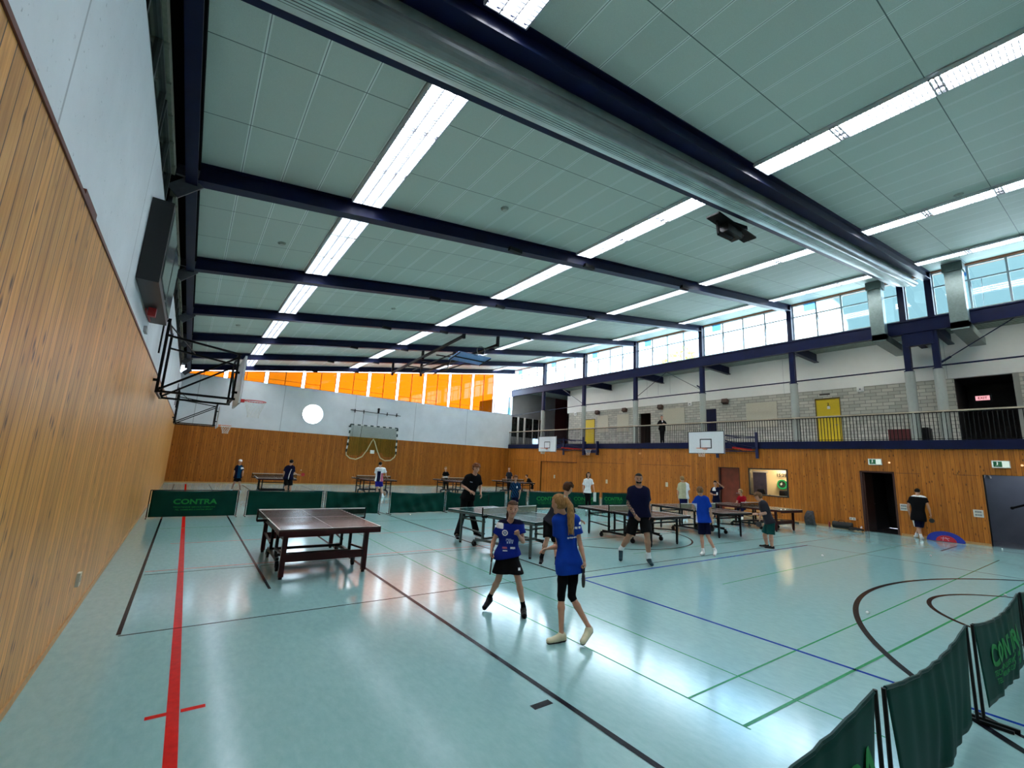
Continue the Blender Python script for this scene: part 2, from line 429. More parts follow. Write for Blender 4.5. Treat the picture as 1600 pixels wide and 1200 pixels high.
# ---- ceiling: sloping tiled slab, lower on the left
x0, x1 = -.55, 22.05
c = MB(); c.add([(x0, SO, zc(x0)), (x1, SO, zc(x1)), (x1, N + .3, zc(x1)), (x0, N + .3, zc(x0)), (x0, SO, zc(x0) + .25), (x1, SO, zc(x1) + .25), (x1, N + .3, zc(x1) + .25), (x0, N + .3, zc(x0) + .25)],
      [(0, 1, 2, 3), (7, 6, 5, 4), (0, 4, 5, 1), (2, 6, 7, 3), (1, 5, 6, 2), (0, 3, 7, 4)])
ceiling = struct('ceiling', c, M_CEIL)

# ---- roof beams: I sections along the slope
def ibeam(mb, y, xa, xb, depth=.33, wf=.24, tf=.03, tw=.05, mi=0):
    za, zb = zc(xa), zc(xb)
    for (w, d0, d1) in ((wf, 0.01, tf), (tw, tf, depth - tf), (wf, depth - tf, depth)):
        mb.add([(xa, y - w / 2, za - d1), (xa, y + w / 2, za - d1), (xb, y + w / 2, zb - d1), (xb, y - w / 2, zb - d1),
                (xa, y - w / 2, za - d0), (xa, y + w / 2, za - d0), (xb, y + w / 2, zb - d0), (xb, y - w / 2, zb - d0)],
               [(0, 3, 2, 1), (4, 5, 6, 7), (0, 1, 5, 4), (1, 2, 6, 5), (2, 3, 7, 6), (3, 0, 4, 7)], mi)
BY = [-4.85, -.39, 3.67, 4.49, 8.53, 12.99, 17.43, 21.88, 26.3, 30.3]
M_HAUNCH = mat('grey_painted_steel', (.10, .10, .11), .5)
for y in BY:
    b = MB(); ibeam(b, y, -.5, 21.95)
    o = struct('roof_beam', b, M_NAVY)
    h = MB(); h.bar((-.5, y, 6.235), (-.80, y, 5.93), .24, .03, up=(0, 1, 0)); h.box(-.80, -.5, y - .03, y + .03, 6.24, 6.5); h.build('haunch', M_HAUNCH, o)
    if abs(y - 3.67) > .1:
        f = MB()
        for xx in (5.9, 8.5, 13.2): f.box(xx - .18, xx + .18, y - .2, y - .08, zc(xx) - .40, zc(xx) - .31)
        f.build('bracket', M_BLACK, o)

# ---- left wall: boards, painted concrete, high strip of dark windows
wall_left = struct('wall_left', MB().box(W - .3, W, SO, N, 0, 5.43), M_CONC)
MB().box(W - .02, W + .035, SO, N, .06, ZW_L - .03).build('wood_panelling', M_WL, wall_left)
struct('trim_1', MB().box(W, W + .045, SO, N, ZW_L - .03, ZW_L), mat('dark_red_trim', (.13, .03, .015), .5))
struct('baseboard_left', MB().box(W, W + .05, SO, N, 0, .07), M_TRIM)
ww = MB().box(W - .42, W - .32, SO, N, 5.3, 6.6)
struct('wall_left_upper', ww, M_DARK)
struct('ceiling_recess', MB().box(W - .4, -.5, SO, N, 6.42, 6.6), M_DARK)
M_FRAMEG = mat('grey_window_frame', (.05, .055, .05), .4)
wi = 1
for k in range(8):
    ya = 4.07 + 4.46 * (k - 2) + .35
    if ya > N - 4: continue
    f = MB(); 
    for j in range(2):
        a = ya + j * 1.9; b_ = a + 1.75
        for (p0, p1, q0, q1) in ((a, b_, 5.45, 5.50), (a, b_, 5.95, 6.0), (a, a + .05, 5.45, 6.0), (b_ - .05, b_, 5.45, 6.0), (a + .85, a + .9, 5.45, 6.0)): f.box(W - .07, W - .01, p0, p1, q0, q1)
    wo = struct('window_%d' % wi, f, M_FRAMEG); wi += 1
    g = MB(); [g.box(W - .05, W - .04, ya + j * 1.9 + .05, ya + j * 1.9 + 1.7, 5.5, 5.95) for j in range(2)]; g.build('pane', M_DGLASS, wo)
    h = MB(); [h.box(W - .0, W + .04, ya + j * .62 + .3, ya + j * .62 + .36, 5.97, 6.0) for j in range(6)]; h.box(W - .06, W + .03, ya, ya + 3.7, 6.0, 6.14); h.build('blind', mat('drab_blind', (.20, .20, .15), .8), wo)
struct('edge_beam', MB().box(-.62, -.54, SO, N, 6.17, 6.52).box(-.66, -.5, SO, N, 6.14, 6.17), M_NAVY)

# ---- far wall: boards, painted concrete with a round window, orange glazing above
def ring_wall(mb, x0, x1, z0, z1, cx, cz, r, ya, yb, n=48):
    s = r + .12
    for (a, b_, p, q) in ((x0, cx - s, z0, z1), (cx + s, x1, z0, z1), (cx - s, cx + s, z0, cz - s), (cx - s, cx + s, cz + s, z1)): mb.box(a, b_, ya, yb, p, q)
    def sq(t):
        c_, s_ = math.cos(t), math.sin(t); m_ = max(abs(c_), abs(s_)); return cx + s * c_ / m_, cz + s * s_ / m_
    for i in range(n):
        t0, t1 = 2 * PI * i / n, 2 * PI * (i + 1) / n
        a0, a1 = (cx + r * math.cos(t0), cz + r * math.sin(t0)), (cx + r * math.cos(t1), cz + r * math.sin(t1)); b0, b1 = sq(t0), sq(t1)
        vs = [(p[0], y, p[1]) for y in (ya, yb) for p in (a0, a1, b1, b0)]
        mb.add(vs, [(0, 1, 2, 3), (7, 6, 5, 4), (0, 4, 5, 1), (2, 6, 7, 3), (1, 5, 6, 2), (0, 3, 7, 4)])
fw_ = MB().box(W - .3, E + .2, N, N + .3, 0, 3.2); ring_wall(fw_, W - .3, E + .2, 3.2, 6.02, 6.2, 4.42, .62, N, N + .3)
wall_back = struct('wall_back', fw_, M_CONCN)
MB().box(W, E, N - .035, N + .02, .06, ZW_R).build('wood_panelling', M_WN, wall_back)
struct('baseboard_back', MB().box(W, E, N - .05, N, 0, .07), M_TRIM)
ro = MB(); ro.tube([(6.2 + .64 * math.cos(t), N - .01, 4.42 + .64 * math.sin(t)) for t in [2 * PI * i / 48 for i in range(48)]], .03, 6, closed=True)
ro.box(5.62, 6.78, N + .1, N + .13, 4.20, 4.24)
rw = struct('window_20', ro, mat('white_frame', (.7, .7, .7), .5))
pg = MB(); pg.add([(6.2 + .63 * math.cos(2 * PI * i / 48), N + .15, 4.42 + .63 * math.sin(2 * PI * i / 48)) for i in range(48)], [tuple(range(48))]); pg.build('pane', M_GLASS, rw)

M_ORANGE = glass_mat('orange_glazing', (.17, .030, .0006), .03)
M_WFR = mat('brown_mullion', (.30, .09, .01), .5)
def zt(x): return zc(x) - .34
xs_ = [-.8, 1.2, 3.3, 5.4, 7.5, 9.6, 11.7, 13.8, 15.9, 18.0, 20.1, 21.85]
for i in range(len(xs_) - 1):
    a, b_ = xs_[i] + (.11 if i else 0), xs_[i + 1] - .11
    if zt(b_) < 6.06: continue
    mid = (a + b_) / 2 if b_ - a > 1.6 else b_
    f = MB()
    def vbar(x, w, m=0): f.add([(x - w / 2, yy, z) for yy in (N + .08, N + .14) for z in (6.02, zt(x))] + [(x + w / 2, yy, z) for yy in (N + .08, N + .14) for z in (6.02, zt(x))],
                          [(0, 1, 3, 2), (4, 6, 7, 5), (0, 2, 6, 4), (1, 5, 7, 3), (0, 4, 5, 1), (2, 3, 7, 6)])
    for x in (a, mid, b_): vbar(x, .035)
    f.box(a, b_, N + .09, N + .13, 6.02, 6.06)
    for xx in (a, mid)[:1 if i % 2 else 2]: f.box(xx, xx + (mid - a), N + .1, N + .12, 6.32, 6.345)
    f.add([(a, N + .09, zt(a) - .04), (b_, N + .09, zt(b_) - .04), (b_, N + .09, zt(b_)), (a, N + .09, zt(a)), (a, N + .13, zt(a) - .04), (b_, N + .13, zt(b_) - .04), (b_, N + .13, zt(b_)), (a, N + .13, zt(a))],
          [(0, 1, 2, 3), (7, 6, 5, 4), (0, 4, 5, 1), (1, 5, 6, 2), (2, 6, 7, 3), (3, 7, 4, 0)])
    if i % 3 == 1: f.add([(mid, N + .1, zt(mid) - .42), (b_, N + .1, zt(b_) - .60), (b_, N + .12, zt(b_) - .58), (mid, N + .12, zt(mid) - .40)], [(0, 1, 2, 3)])
    wo = struct('window_%d' % (21 + i), f, M_WFR)
    last = i == len(xs_) - 2
    for (p, q) in ((a, mid), (mid, b_)):
        if q - p < .2: continue
        g = MB(); g.add([(p, N + .11, 6.02), (q, N + .11, 6.02), (q, N + .11, zt(q)), (p, N + .11, zt(p))], [(0, 1, 2, 3)]); g.build('pane', M_GLASS if last else M_ORANGE, wo, label='clear pane' if last else 'orange pane')
    if i < len(xs_) - 2:
        g = MB(); p, q = b_, b_ + .22; g.add([(p, N + .11, 6.02), (q, N + .11, 6.02), (q, N + .11, zt(q)), (p, N + .11, zt(p))], [(0, 1, 2, 3)]); g.build('pane', M_GLASS, wo, label='narrow clear pane')

# ---- right wall below the gallery, with its openings
def holes(mb, y0, y1, z0, z1, ops, xa, xb, mi=0):
    ys = sorted({y0, y1, *[o[0] for o in ops], *[o[1] for o in ops]}); zs = sorted({z0, z1, *[o[2] for o in ops], *[o[3] for o in ops]})
    for a, b_ in zip(ys, ys[1:]):
        run = None
        for p, q in zip(zs, zs[1:]):
            cy, cz = (a + b_) / 2, (p + q) / 2
            if any(o[0] < cy < o[1] and o[2] < cz < o[3] for o in ops):
                if run: mb.box(xa, xb, a, b_, run[0], run[1], mi); run = None
            else: run = (run[0], q) if run else (p, q)
        if run: mb.box(xa, xb, a, b_, run[0], run[1], mi)
OPS = [(5.26, 6.30, 0, 2.30), (.9, 2.91, 0, 2.32), (8.97, 10.70, 1.02, 2.27), (11.12, 12.2, 0, 2.27), (22.3, 26.2, 0, 2.24)]
wr = MB(); holes(wr, SO, N, 0, 3.2, OPS, E + .02, E + .3)
wall_right = struct('wall_right', wr, M_DARK)
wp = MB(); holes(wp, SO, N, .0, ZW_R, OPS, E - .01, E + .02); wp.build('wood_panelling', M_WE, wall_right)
sm = MB()
for (a, b_) in ((18.2, 21.9), (13.7, 17.0), (26.6, 29.6)): sm.box(E - .014, E, a, b_, 2.25, 2.27)
for y in (26.45, 21.95, 18.1, 17.1, 13.6, 12.9): sm.box(E - .014, E, y, y + .012, 0, ZW_R)
sm.box(E - .014, E, 4.5, 5.2, 2.27, 2.285); sm.box(E - .014, E, 3.0, 3.6, 2.28, 2.295)
sm.build('panel_joint', mat('joint_dark', (.10, .03, .01), .6), wall_right)
struct('baseboard_right', MB().box(E - .03, E, 2.92, 5.2, 0, .08).box(E - .03, E, 6.4, 11.1, 0, .08).box(E - .03, E, 12.3, 22.2, 0, .08).box(E - .03, E, SO, .9, 0, .08), M_TRIM)
# equipment-room door, set back
e1 = MB().box(E + .06, E + .1, 22.3, 26.2, 0, 2.2); do1 = struct('door_1', e1, M_WE); MB().box(E + .0, E + .08, 22.3, 26.2, 2.2, 2.24).build('lintel', mat('brown_lintel', (.10, .02, .015), .6), do1)
# red-brown door
d2 = struct('door_2', MB().box(E + .10, E + .14, 11.15, 12.17, 0, 2.24), mat('red_brown_door', (.20, .035, .015), .4, var=.12, scale=3))
MB().box(E - .01, E + .14, 12.12, 12.2, 0, 2.27).box(E - .01, E + .14, 11.12, 11.16, 0, 2.27).box(E - .01, E + .14, 11.12, 12.2, 2.23, 2.27).build('door_frame', mat('dark_brown_frame', (.05, .014, .01), .5), d2)
MB().bar((E + .08, 11.24, 1.04), (E + .08, 11.38, 1.04), .02).build('door_handle', M_GREYM, d2)
# open doorway to a dark corridor
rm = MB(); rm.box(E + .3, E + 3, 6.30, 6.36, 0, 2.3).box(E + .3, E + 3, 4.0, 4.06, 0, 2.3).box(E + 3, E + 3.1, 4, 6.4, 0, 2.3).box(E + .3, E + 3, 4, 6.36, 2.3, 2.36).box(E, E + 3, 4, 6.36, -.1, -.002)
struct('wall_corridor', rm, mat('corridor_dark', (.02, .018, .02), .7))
d3 = struct('door_3', MB().box(E + .05, E + .98, 6.19, 6.24, 0, 2.22), mat('brown_door_leaf', (.055, .018, .010), .4))
MB().box(E - .02, E + .3, 6.24, 6.32, 0, 2.32).box(E - .02, E + .3, 5.24, 5.30, 0, 2.32).box(E - .02, E + .3, 5.24, 6.32, 2.26, 2.32).build('door_frame', mat('dark_brown_frame', (.05, .014, .01), .5), d3)
MB().bar((E + .86, 6.14, 1.04), (E + .74, 6.14, 1.04), .02).build('door_handle', M_GREYM, d3)
# open doorway on the right into a grey lobby
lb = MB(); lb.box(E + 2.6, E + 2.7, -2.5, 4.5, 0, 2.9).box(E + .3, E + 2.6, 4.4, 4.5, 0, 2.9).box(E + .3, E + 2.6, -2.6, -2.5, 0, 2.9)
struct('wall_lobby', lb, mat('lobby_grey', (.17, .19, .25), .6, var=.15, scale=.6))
struct('floor_lobby', MB().box(E + .1, E + 2.7, -2.5, 4.5, -.1, 0), mat('lobby_floor', (.13, .14, .17), .25))
struct('ceiling_lobby', MB().box(E + .3, E + 2.7, -2.6, 4.5, 2.9, 3.0), M_WHITEP)
# control room behind the glass
cr = MB(); cr.box(E + 2.3, E + 2.4, 7.6, 13.0, 0, 2.9).box(E + .3, E + 2.3, 12.9, 13.0, 0, 2.9).box(E + .3, E + 2.3, 7.5, 7.6, 0, 2.9)
struct('wall_control_room', cr, mat('warm_cream_wall', (.62, .48, .27), .7, var=.02, scale=1))
struct('ceiling_control_room', MB().box(E + .3, E + 2.4, 7.5, 13, 2.8, 2.9), M_WHITEP)
struct('floor_control_room', MB().box(E + .3, E + 2.4, 7.5, 13, 0, .05), M_GREYM)
f = MB()
for (a, b_, p, q) in ((8.97, 10.70, 1.02, 1.07), (8.97, 10.7, 2.22, 2.27), (8.97, 9.03, 1.02, 2.27), (10.64, 10.70, 1.02, 2.27)): f.box(E - .03, E + .3, a, b_, p, q)
w40 = struct('window_40', f, mat('black_frame', (.02, .02, .022), .4)); MB().box(E + .12, E + .13, 9.03, 10.64, 1.07, 2.22).build('pane', glass_mat('control_glass', (.97, .97, .95), .02), w40)

# ---- gallery: slab, walls, roof
struct('floor_gallery', MB().box(E - .06, 29.0, SO, N, 3.2, 3.45).box(E - .08, E + .02, SO, N, 3.18, 3.50), [M_NAVY])
GX = 24.8
gops = [(2.1, 3.75, 3.45, 6.22), (7.68, 8.74, 3.45, 5.82), (23.5, 24.6, 3.45, 5.62), (18.45, 19.4, 3.45, 5.75), (13.85, 14.55, 3.45, 5.70)]
gw = MB(); holes(gw, SO, 26.6, 3.45, 6.22, gops, GX, GX + .2); gwo = struct('wall_gallery', gw, M_BRICK)
MB().box(GX - .02, GX + .2, SO, 26.6, 6.22, 8.1).build('white_upper_wall', M_WHITEP, gwo)
j = MB(); [j.box(GX - .025, GX, y, y + .015, 6.9, 8.05) for y in (16.9, 17.8, 18.7, 19.6)]; [j.box(GX - .025, GX, y, y + .012, 6.22, 8.05) for y in (10.1, 3.9, 25.1)]; j.build('panel_joint', mat('pale_joint', (.45, .46, .44), .7), gwo)
struct('wall_gallery_return', MB().box(GX, 29, 26.4, 26.6, 3.45, 8.1).box(28.9, 29, 26.6, N, 3.45, 8.1), M_MAROON)
ge = MB().box(E + .15, 24.4, N, N + .2, 3.45, 4.2).box(E + .15, 29, N, N + .2, 5.9, 8.1).box(25.4, 26.9, N, N + .2, 3.45, 5.9)
geo = struct('wall_gallery_end', ge, mat('grey_panel_wall', (.27, .28, .29), .6, var=.04, scale=1.5))
MB().box(26.9, 29, N - .03, N + .2, 3.45, 8.1).build('maroon_panel', M_MAROON, geo)
MB().box(E + .15, 25.4, N + .1, N + .13, 4.2, 5.9).build('pane', M_DGLASS, geo)
gp = MB()
for x in (22.6, 23.3, 24.2, 24.9): gp.cyl((x, N - .15, 3.45), (x, N - .15, 5.9), .09 if x < 24 else .05)
gp.build('pillar', mat('pale_pillar', (.62, .60, .55), .6), geo)
struct('ceiling_gallery', MB().box(E + .1, 29, SO, N, 8.08, 8.2), M_BOARDC)
gb = MB(); [gb.box(E + .1 + i * .24, E + .115 + i * .24, SO, 26.6, 8.07, 8.082) for i in range(12)]
struct('trim_gallery', gb, mat('soffit_joint', (.10, .13, .11), .7))
# recess at the near end
rc = MB().box(GX + 2.4, GX + 2.5, 1.5, 4.2, 3.45, 6.3).box(GX + .2, GX + 2.5, 3.75, 3.85, 3.45, 6.3).box(GX + .2, GX + 2.5, 2.0, 2.1, 3.45, 6.3).box(GX + .2, GX + 2.5, 2, 3.85, 6.22, 6.3)
struct('wall_stairwell', rc, mat('stairwell_dark', (.035, .033, .03), .8))
struct('trim_2', MB().box(GX - .06, GX + .2, 1.98, 2.14, 3.45, 6.22), M_PILLAR)
rc = MB().box(GX + 2, GX + 2.1, 18.2, 19.6, 3.45, 6).box(GX + .2, GX + 2, 19.4, 19.45, 3.45, 6).box(GX + .2, GX + 2, 18.4, 18.45, 3.45, 6).box(GX + .2, GX + 2, 18.4, 19.45, 5.9, 6)
struct('wall_passage', rc, mat('passage_brown', (.06, .03, .02), .7))
for n_, (a, b_, zt_) in enumerate(((7.68, 8.74, 5.82), (23.5, 24.6, 5.62))):
    d = struct('door_%d' % (4 + n_), MB().box(GX + .02, GX + .07, a + .04, b_ - .04, 3.45, zt_ - .06), M_YEL)
    MB().box(GX - .02, GX + .1, a, a + .04, 3.45, zt_).box(GX - .02, GX + .1, b_ - .04, b_, 3.45, zt_).box(GX - .02, GX + .1, a, b_, zt_ - .06, zt_).build('door_frame', mat('olive_frame', (.16, .11, .02), .5), d)
    MB().bar((GX - .02, a + .16, 4.5), (GX - .02, a + .28, 4.5), .02).build('door_handle', M_GREYM, d)
    if n_ == 0:
        MB().box(GX + .005, GX + .02, 8.12, 8.24, 5.28, 5.42).build('notice', mat('white_plate', (.8, .8, .78), .5), d)
        text_mesh('number', '2', .2, mat('black_print', (.02, .02, .02), .5), d, Matrix(((0, 0, -1, GX + .012), (-1, 0, 0, 8.2), (0, 1, 0, 5.50), (0, 0, 0, 1))))
MB_ = MB().box(GX + .02, GX + .07, 13.85, 14.55, 3.45, 5.70); struct('door_6', MB_, M_NAVY)

# ---- columns between hall and gallery
for y in (3.67, 4.49, 8.53, 12.99, 17.43, 21.88, 26.3, -.39, -4.85):
    o = struct('column', MB().box(E + .0, E + .20, y - .1, y + .1, 6.14, zc(E) - .01), M_NAVY)
    MB().cyl((E + .1, y, 3.45), (E + .1, y, 6.12), .155, 20).build('concrete_shaft', M_PILLAR, o, smooth=False)
    MB().box(E - .03, E + .23, y - .13, y + .13, 6.12, 6.155).build('cap_plate', M_NAVY, o)
    MB().box(E + .1, GX, y - .02, y + .02, 7.66, 8.06).box(E + .1, GX, y - .1, y + .1, 7.62, 7.66).build('gallery_roof_beam', M_NAVY, o)
# clerestory beam, tie bars, diagonal rods
struct('trim_3', MB().box(E - .02, E + .05, SO, N, 7.62, 8.10).box(E - .06, E + .16, SO, N, 7.60, 7.64).box(E - .06, E + .16, SO, N, 8.07, 8.12).box(E - .03, E + .2, 3.67, 4.49, 7.1, 7.62), M_NAVY)
struct('trim_4', MB().cyl((E + .1, SO, 6.28), (E + .1, 21.88, 6.20), .03, 8).cyl((E + .1, 21.88, 6.20), (E + .1, N, 5.95), .02, 8), M_NAVY)
rd = MB()
for (ya, yb) in ((12.99, 17.43),): rd.cyl((E + .1, ya, 6.3), (E + .1, (ya + yb) / 2, 7.62), .015, 6).cyl((E + .1, yb, 6.3), (E + .1, (ya + yb) / 2, 7.62), .015, 6)
rd.cyl((E + .1, 3.67, 6.3), (E + .1, 1.2, 7.9), .018, 6).cyl((E + .1, 3.63, 6.33), (E + .1, 3.3, 6.54), .04, 8).cyl((E + .1, 12.94, 6.33), (E + .1, 13.3, 6.6), .04, 8).cyl((E + .1, 21.88, 6.25), (E + .1, 24, 7.5), .015, 6)
struct('brace_rods', rd, M_NAVY)
# clerestory glazing, one window per bay
bays = [(-4.75, -.5), (-.29, 3.57), (3.77, 4.39), (4.59, 8.43), (8.63, 12.89), (13.09, 17.33), (17.53, 21.78), (21.98, 26.2), (26.4, N)]
M_CLF = mat('pale_grey_frame', (.34, .37, .40), .45); XC = E + .26
for i, (a, b_) in enumerate(bays):
    f = MB(); n = 4 if b_ - a > 3 else 1; top = zc(XC) - .06
    f.box(XC - .04, XC + .03, a - .1, b_ + .1, 8.10, 8.17); f.box(XC - .04, XC + .03, a - .1, b_ + .1, top - .05, top)
    if n > 1: f.box(XC - .04, XC + .03, a, b_, 9.28, 9.33)
    for k in range(n + 1):
        y = a + (b_ - a) * k / n; f.box(XC - .035, XC + .025, y - .03, y + .03, 8.1, top)
        if n > 1 and k in (1, 3):
            f.bar((XC - .03, y - .04, 9.27), (XC + .34, y - .04, 8.25), .03); f.bar((XC - .03, y - .32, 9.27), (XC + .34, y - .25, 8.25), .02)
    wo = struct('window_%d' % (50 + i), f, M_CLF)
    MB().box(XC - .005, XC + .005, a - .1, b_ + .1, 8.15, top - .03).build('pane', M_GLASS, wo)
    if n > 1: MB().box(XC + .02, XC + .03, b_ - .95, b_ - .45, 9.5, top - .05).build('blue_pane', glass_mat('blue_glass', (.25, .5, .8), .05), wo)
struct('trim_5', MB().box(XC - .12, XC + .2, SO, N, zc(XC) - .08, zc(XC) + .1), M_REDTR)
# near end wall (behind the camera)
struct('wall_near', MB().box(W - .4, 29, SO - .2, SO, 0, 11), M_CONCN)
struct('wall_gallery_near', MB().box(GX, 29, SO, SO + .1, 3.4, 8.2), M_WHITEP)
# ================================================================ CEILING LIGHTS
def make_light():
    t = thing('ceiling_light', '', 'ceiling light')
    L, Wd = 1.37, .60
    h = MB()
    h.box(-Wd / 2, Wd / 2, -L / 2, L / 2, -.012, -.004)
    for x in (-Wd / 2, Wd / 2 - .014): h.box(x, x + .014, -L / 2, L / 2, -.07, -.004)
    for y in (-L / 2, L / 2 - .014): h.box(-Wd / 2, Wd / 2, y, y + .014, -.07, -.004)
    h.build('housing', mat('white_enamel', (.62, .64, .66), .4, var=.01), t)
    for k in range(3):
        d = MB(); d.box(-.285 + k * .19 + .05, -.285 + (k + 1) * .19 - .05, -L / 2 + .02, L / 2 - .02, -.035, -.02)
        d.build('lamp_tube', emis_mat('tube_light', (.93, .96, 1.0), TUBE_STRENGTH * 2) if k == 0 and 'tube_light' not in bpy.data.materials else bpy.data.materials['tube_light'], t)
    g = MB()
    for k in range(4): g.box(-.29 + k * .19 - .004, -.29 + k * .19 + .008, -L / 2, L / 2, -.076, -.036)
    for k in range(1, 22): y = -L / 2 + k * L / 22; g.box(-.285, .285, y - .004, y + .004, -.072, -.036)
    g.build('louvre', mat('louvre_aluminium', (.26, .28, .32), .4, .2, var=.0), t)
    t.rotation_euler = (0, -ANG, 0)
    return t
light0 = make_light(); first = True
rows = [(2.2, 'row nearest the left wall'), (8.3, 'second row from the left'), (14.4, 'third row from the left'), (19.88, 'row beside the high windows')]
ordn = ['nearest', 'second', 'third', 'fourth', 'fifth', 'sixth', 'seventh', 'eighth', 'ninth']
pos = ['near end', 'middle', 'far end']
for x, rn in rows:
    for k in range(-2, 6):
        ya = 4.07 + 4.46 * k
        if k == 0: ya += .56; span = 3.72
        elif k == -1: span = 3.86 - .1; ya += .14
        else: ya += .14 + (.0); span = 4.18
        if k == 0: pass
        for j in range(3):
            y = ya + span * (j + .5) / 3
            loc = (x, y, zc(x) - .002)
            bay = 'before the rolled curtain' if k < 0 else 'of %s bay behind it' % ordn[k]
            lab = 'white louvred ceiling light, %s, %s %s' % (rn, pos[j], bay)
            if k == -2: lab = 'louvred white strip light, %s, behind the camera, %s' % (rn, pos[j])
            if first: light0.location = loc; light0['label'] = lab; light0['group'] = 'louvred ceiling strip lights'; first = False
            else: dup(light0, loc, label=lab, group='louvred ceiling strip lights')

# added fill lamps brighten the gallery, tucked on its soffit behind the window beam
for i, y in enumerate((1.4, 6.4, 10.7, 15.2, 19.6, 24.1, 28.3)):
    t = thing('added_gallery_lamp', 'added fill lamp on the gallery soffit, %s from the camera' % ordn[i], 'ceiling light', (22.38, y, 8.06), group='added gallery fill lamps')
    MB().box(-.09, .09, -.75, .75, -.04, .01).build('housing', mat('white_enamel', (.62, .64, .66), .4, var=.01), t)
    MB().box(-.07, .07, -.72, .72, -.06, -.04).build('lamp_tube', emis_mat('added_gallery_tube', (1, .97, .88), 11) if i == 0 else bpy.data.materials['added_gallery_tube'], t)
# ================================================================ BIG FITTINGS
def sloped(mb, prof, xa, xb, mi=0):
    """extrude a profile of (y, drop) points along the roof slope"""
    mb.prism(prof, lambda p, k: ((xa, xb)[k], p[0], zc((xa, xb)[k]) - p[1]), mi)

# rolled-up divider curtain between the twin beams
t = thing('divider_curtain', 'rolled-up grey-green divider curtain hanging between the twin roof beams', 'curtain', (10, 4.07, zc(10)))
off = Vector((10, 4.07, zc(10)))
def child(mb, name, m, parent, o=off, **kw):
    mb.v = [tuple(Vector(v) - o) for v in mb.v]; return mb.build(name, m, parent, **kw)
prof = [(4.36, .05), (4.36, .47), (4.32, .51), (4.26, .545), (4.20, .57), (4.13, .59), (4.05, .60), (3.97, .60), (3.93, .56), (3.90, .40), (3.90, .05)]
m_ = MB(); sloped(m_, prof, -.3, 20.9)
M_CURT = mat('curtain_vinyl', (.50, .60, .55), .42, var=.10, scale=2.2, bump=.2)
child(m_, 'vinyl_bundle', M_CURT, t, smooth=False)
m_ = MB()
for i in range(9):
    y = 4.345 - i * .042; d = .485 + .115 * math.sin(PI / 2 * min(1, (4.36 - y) / .30)) - .004
    sloped(m_, [(y, d), (y - .010, d + .008), (y - .016, d + .002)], -.3, 20.9)
child(m_, 'folds', mat('curtain_fold', (.06, .075, .07), .5), t)
m_ = MB(); n = 16; sloped(m_, [(3.865 + .105 * math.cos(2 * PI * i / n), .53 + .105 * math.sin(2 * PI * i / n)) for i in range(n)], -.28, 21.0)
child(m_, 'roller', mat('curtain_roll', (.15, .165, .16), .34, var=.15, scale=1.5), t, smooth=False)

# grey ducts by the high windows
for (y, wd, lab) in ((5.12, .42, 'grey metal duct left of the twin navy columns, before the high windows'), (2.86, .46, 'grey metal duct right of the twin navy columns, nearest the camera')):
    t = thing('air_duct', lab, 'duct', (21.3, y, 7.5), group='ventilation ducts')
    m_ = MB().box(21.16, 21.52, y - wd / 2, y + wd / 2, 7.35, zc(21.16) - .01); child(m_, 'riser', M_DUCT, t, Vector((21.3, y, 7.5)))
    m_ = MB().box(21.16, 24.2, y - wd / 2, y + wd / 2, 7.30, 7.58); child(m_, 'cross_duct', M_DUCT, t, Vector((21.3, y, 7.5)))
    m_ = MB().box(21.10, 21.58, y - wd / 2 - .04, y + wd / 2 + .04, 9.45, zc(21.10) - .02); child(m_, 'collar', mat('duct_collar', (.10, .13, .12), .5), t, Vector((21.3, y, 7.5)))

# basketball gear -------------------------------------------------
M_BB = mat('backboard_white', (.78, .80, .82), .35, var=.01); M_RIM = mat('rim_red', (.62, .02, .02), .35); M_NETC = mat('net_cord', (.75, .74, .70), .8)
M_RIMO = mat('rim_orange', (.72, .22, .12), .4)
def hoop(parent, c, rimmat, dirx, r=.225, net=True, lab=None):
    rb = MB(); rb.tube([(c[0] + r * math.cos(a), c[1] + r * math.sin(a), c[2]) for a in [2 * PI * i / 24 for i in range(24)]], .012, 6, closed=True)
    rb.box(min(c[0] - dirx * r, c[0] - dirx * (r + .14)), max(c[0] - dirx * r, c[0] - dirx * (r + .14)), c[1] - .07, c[1] + .07, c[2] - .05, c[2] + .02)
    rim = rb.build('rim', rimmat, parent)
    if net:
        nb = MB()
        for i in range(12):
            for s_ in (-1, 1):
                pts = []
                for j in range(6):
                    a = 2 * PI * (i + s_ * j * .5) / 12; rr = r * (1 - .45 * min(1, j / 4)); pts.append((c[0] + rr * math.cos(a), c[1] + rr * math.sin(a), c[2] - j * .078))
                nb.tube(pts, .0035, 4)
        nb.build('net', M_NETC, rim)
    return rim
def board(parent, x, yc, z0, th, hw=.9, h=1.05, face=1, inner=True):
    """upright board whose face points along +x (face=1) or -x"""
    b = MB().box(x - th, x, yc - hw, yc + hw, z0, z0 + h); bo = b.build('backboard', M_BB, parent)
    m_ = MB(); xf = (x, x + .004) if face > 0 else (x - th - .004, x - th); lw = .045
    def rect(y0, y1, p, q, w):
        m_.box(*xf, y0, y1, p, p + w); m_.box(*xf, y0, y1, q - w, q); m_.box(*xf, y0, y0 + w, p, q); m_.box(*xf, y1 - w, y1, p, q)
    rect(yc - hw, yc + hw, z0, z0 + h, .03)
    rect(yc - .295, yc + .295, z0 + .24, z0 + .69, lw)
    m_.build('board_marking', mat('board_black', (.02, .02, .02), .4), bo)
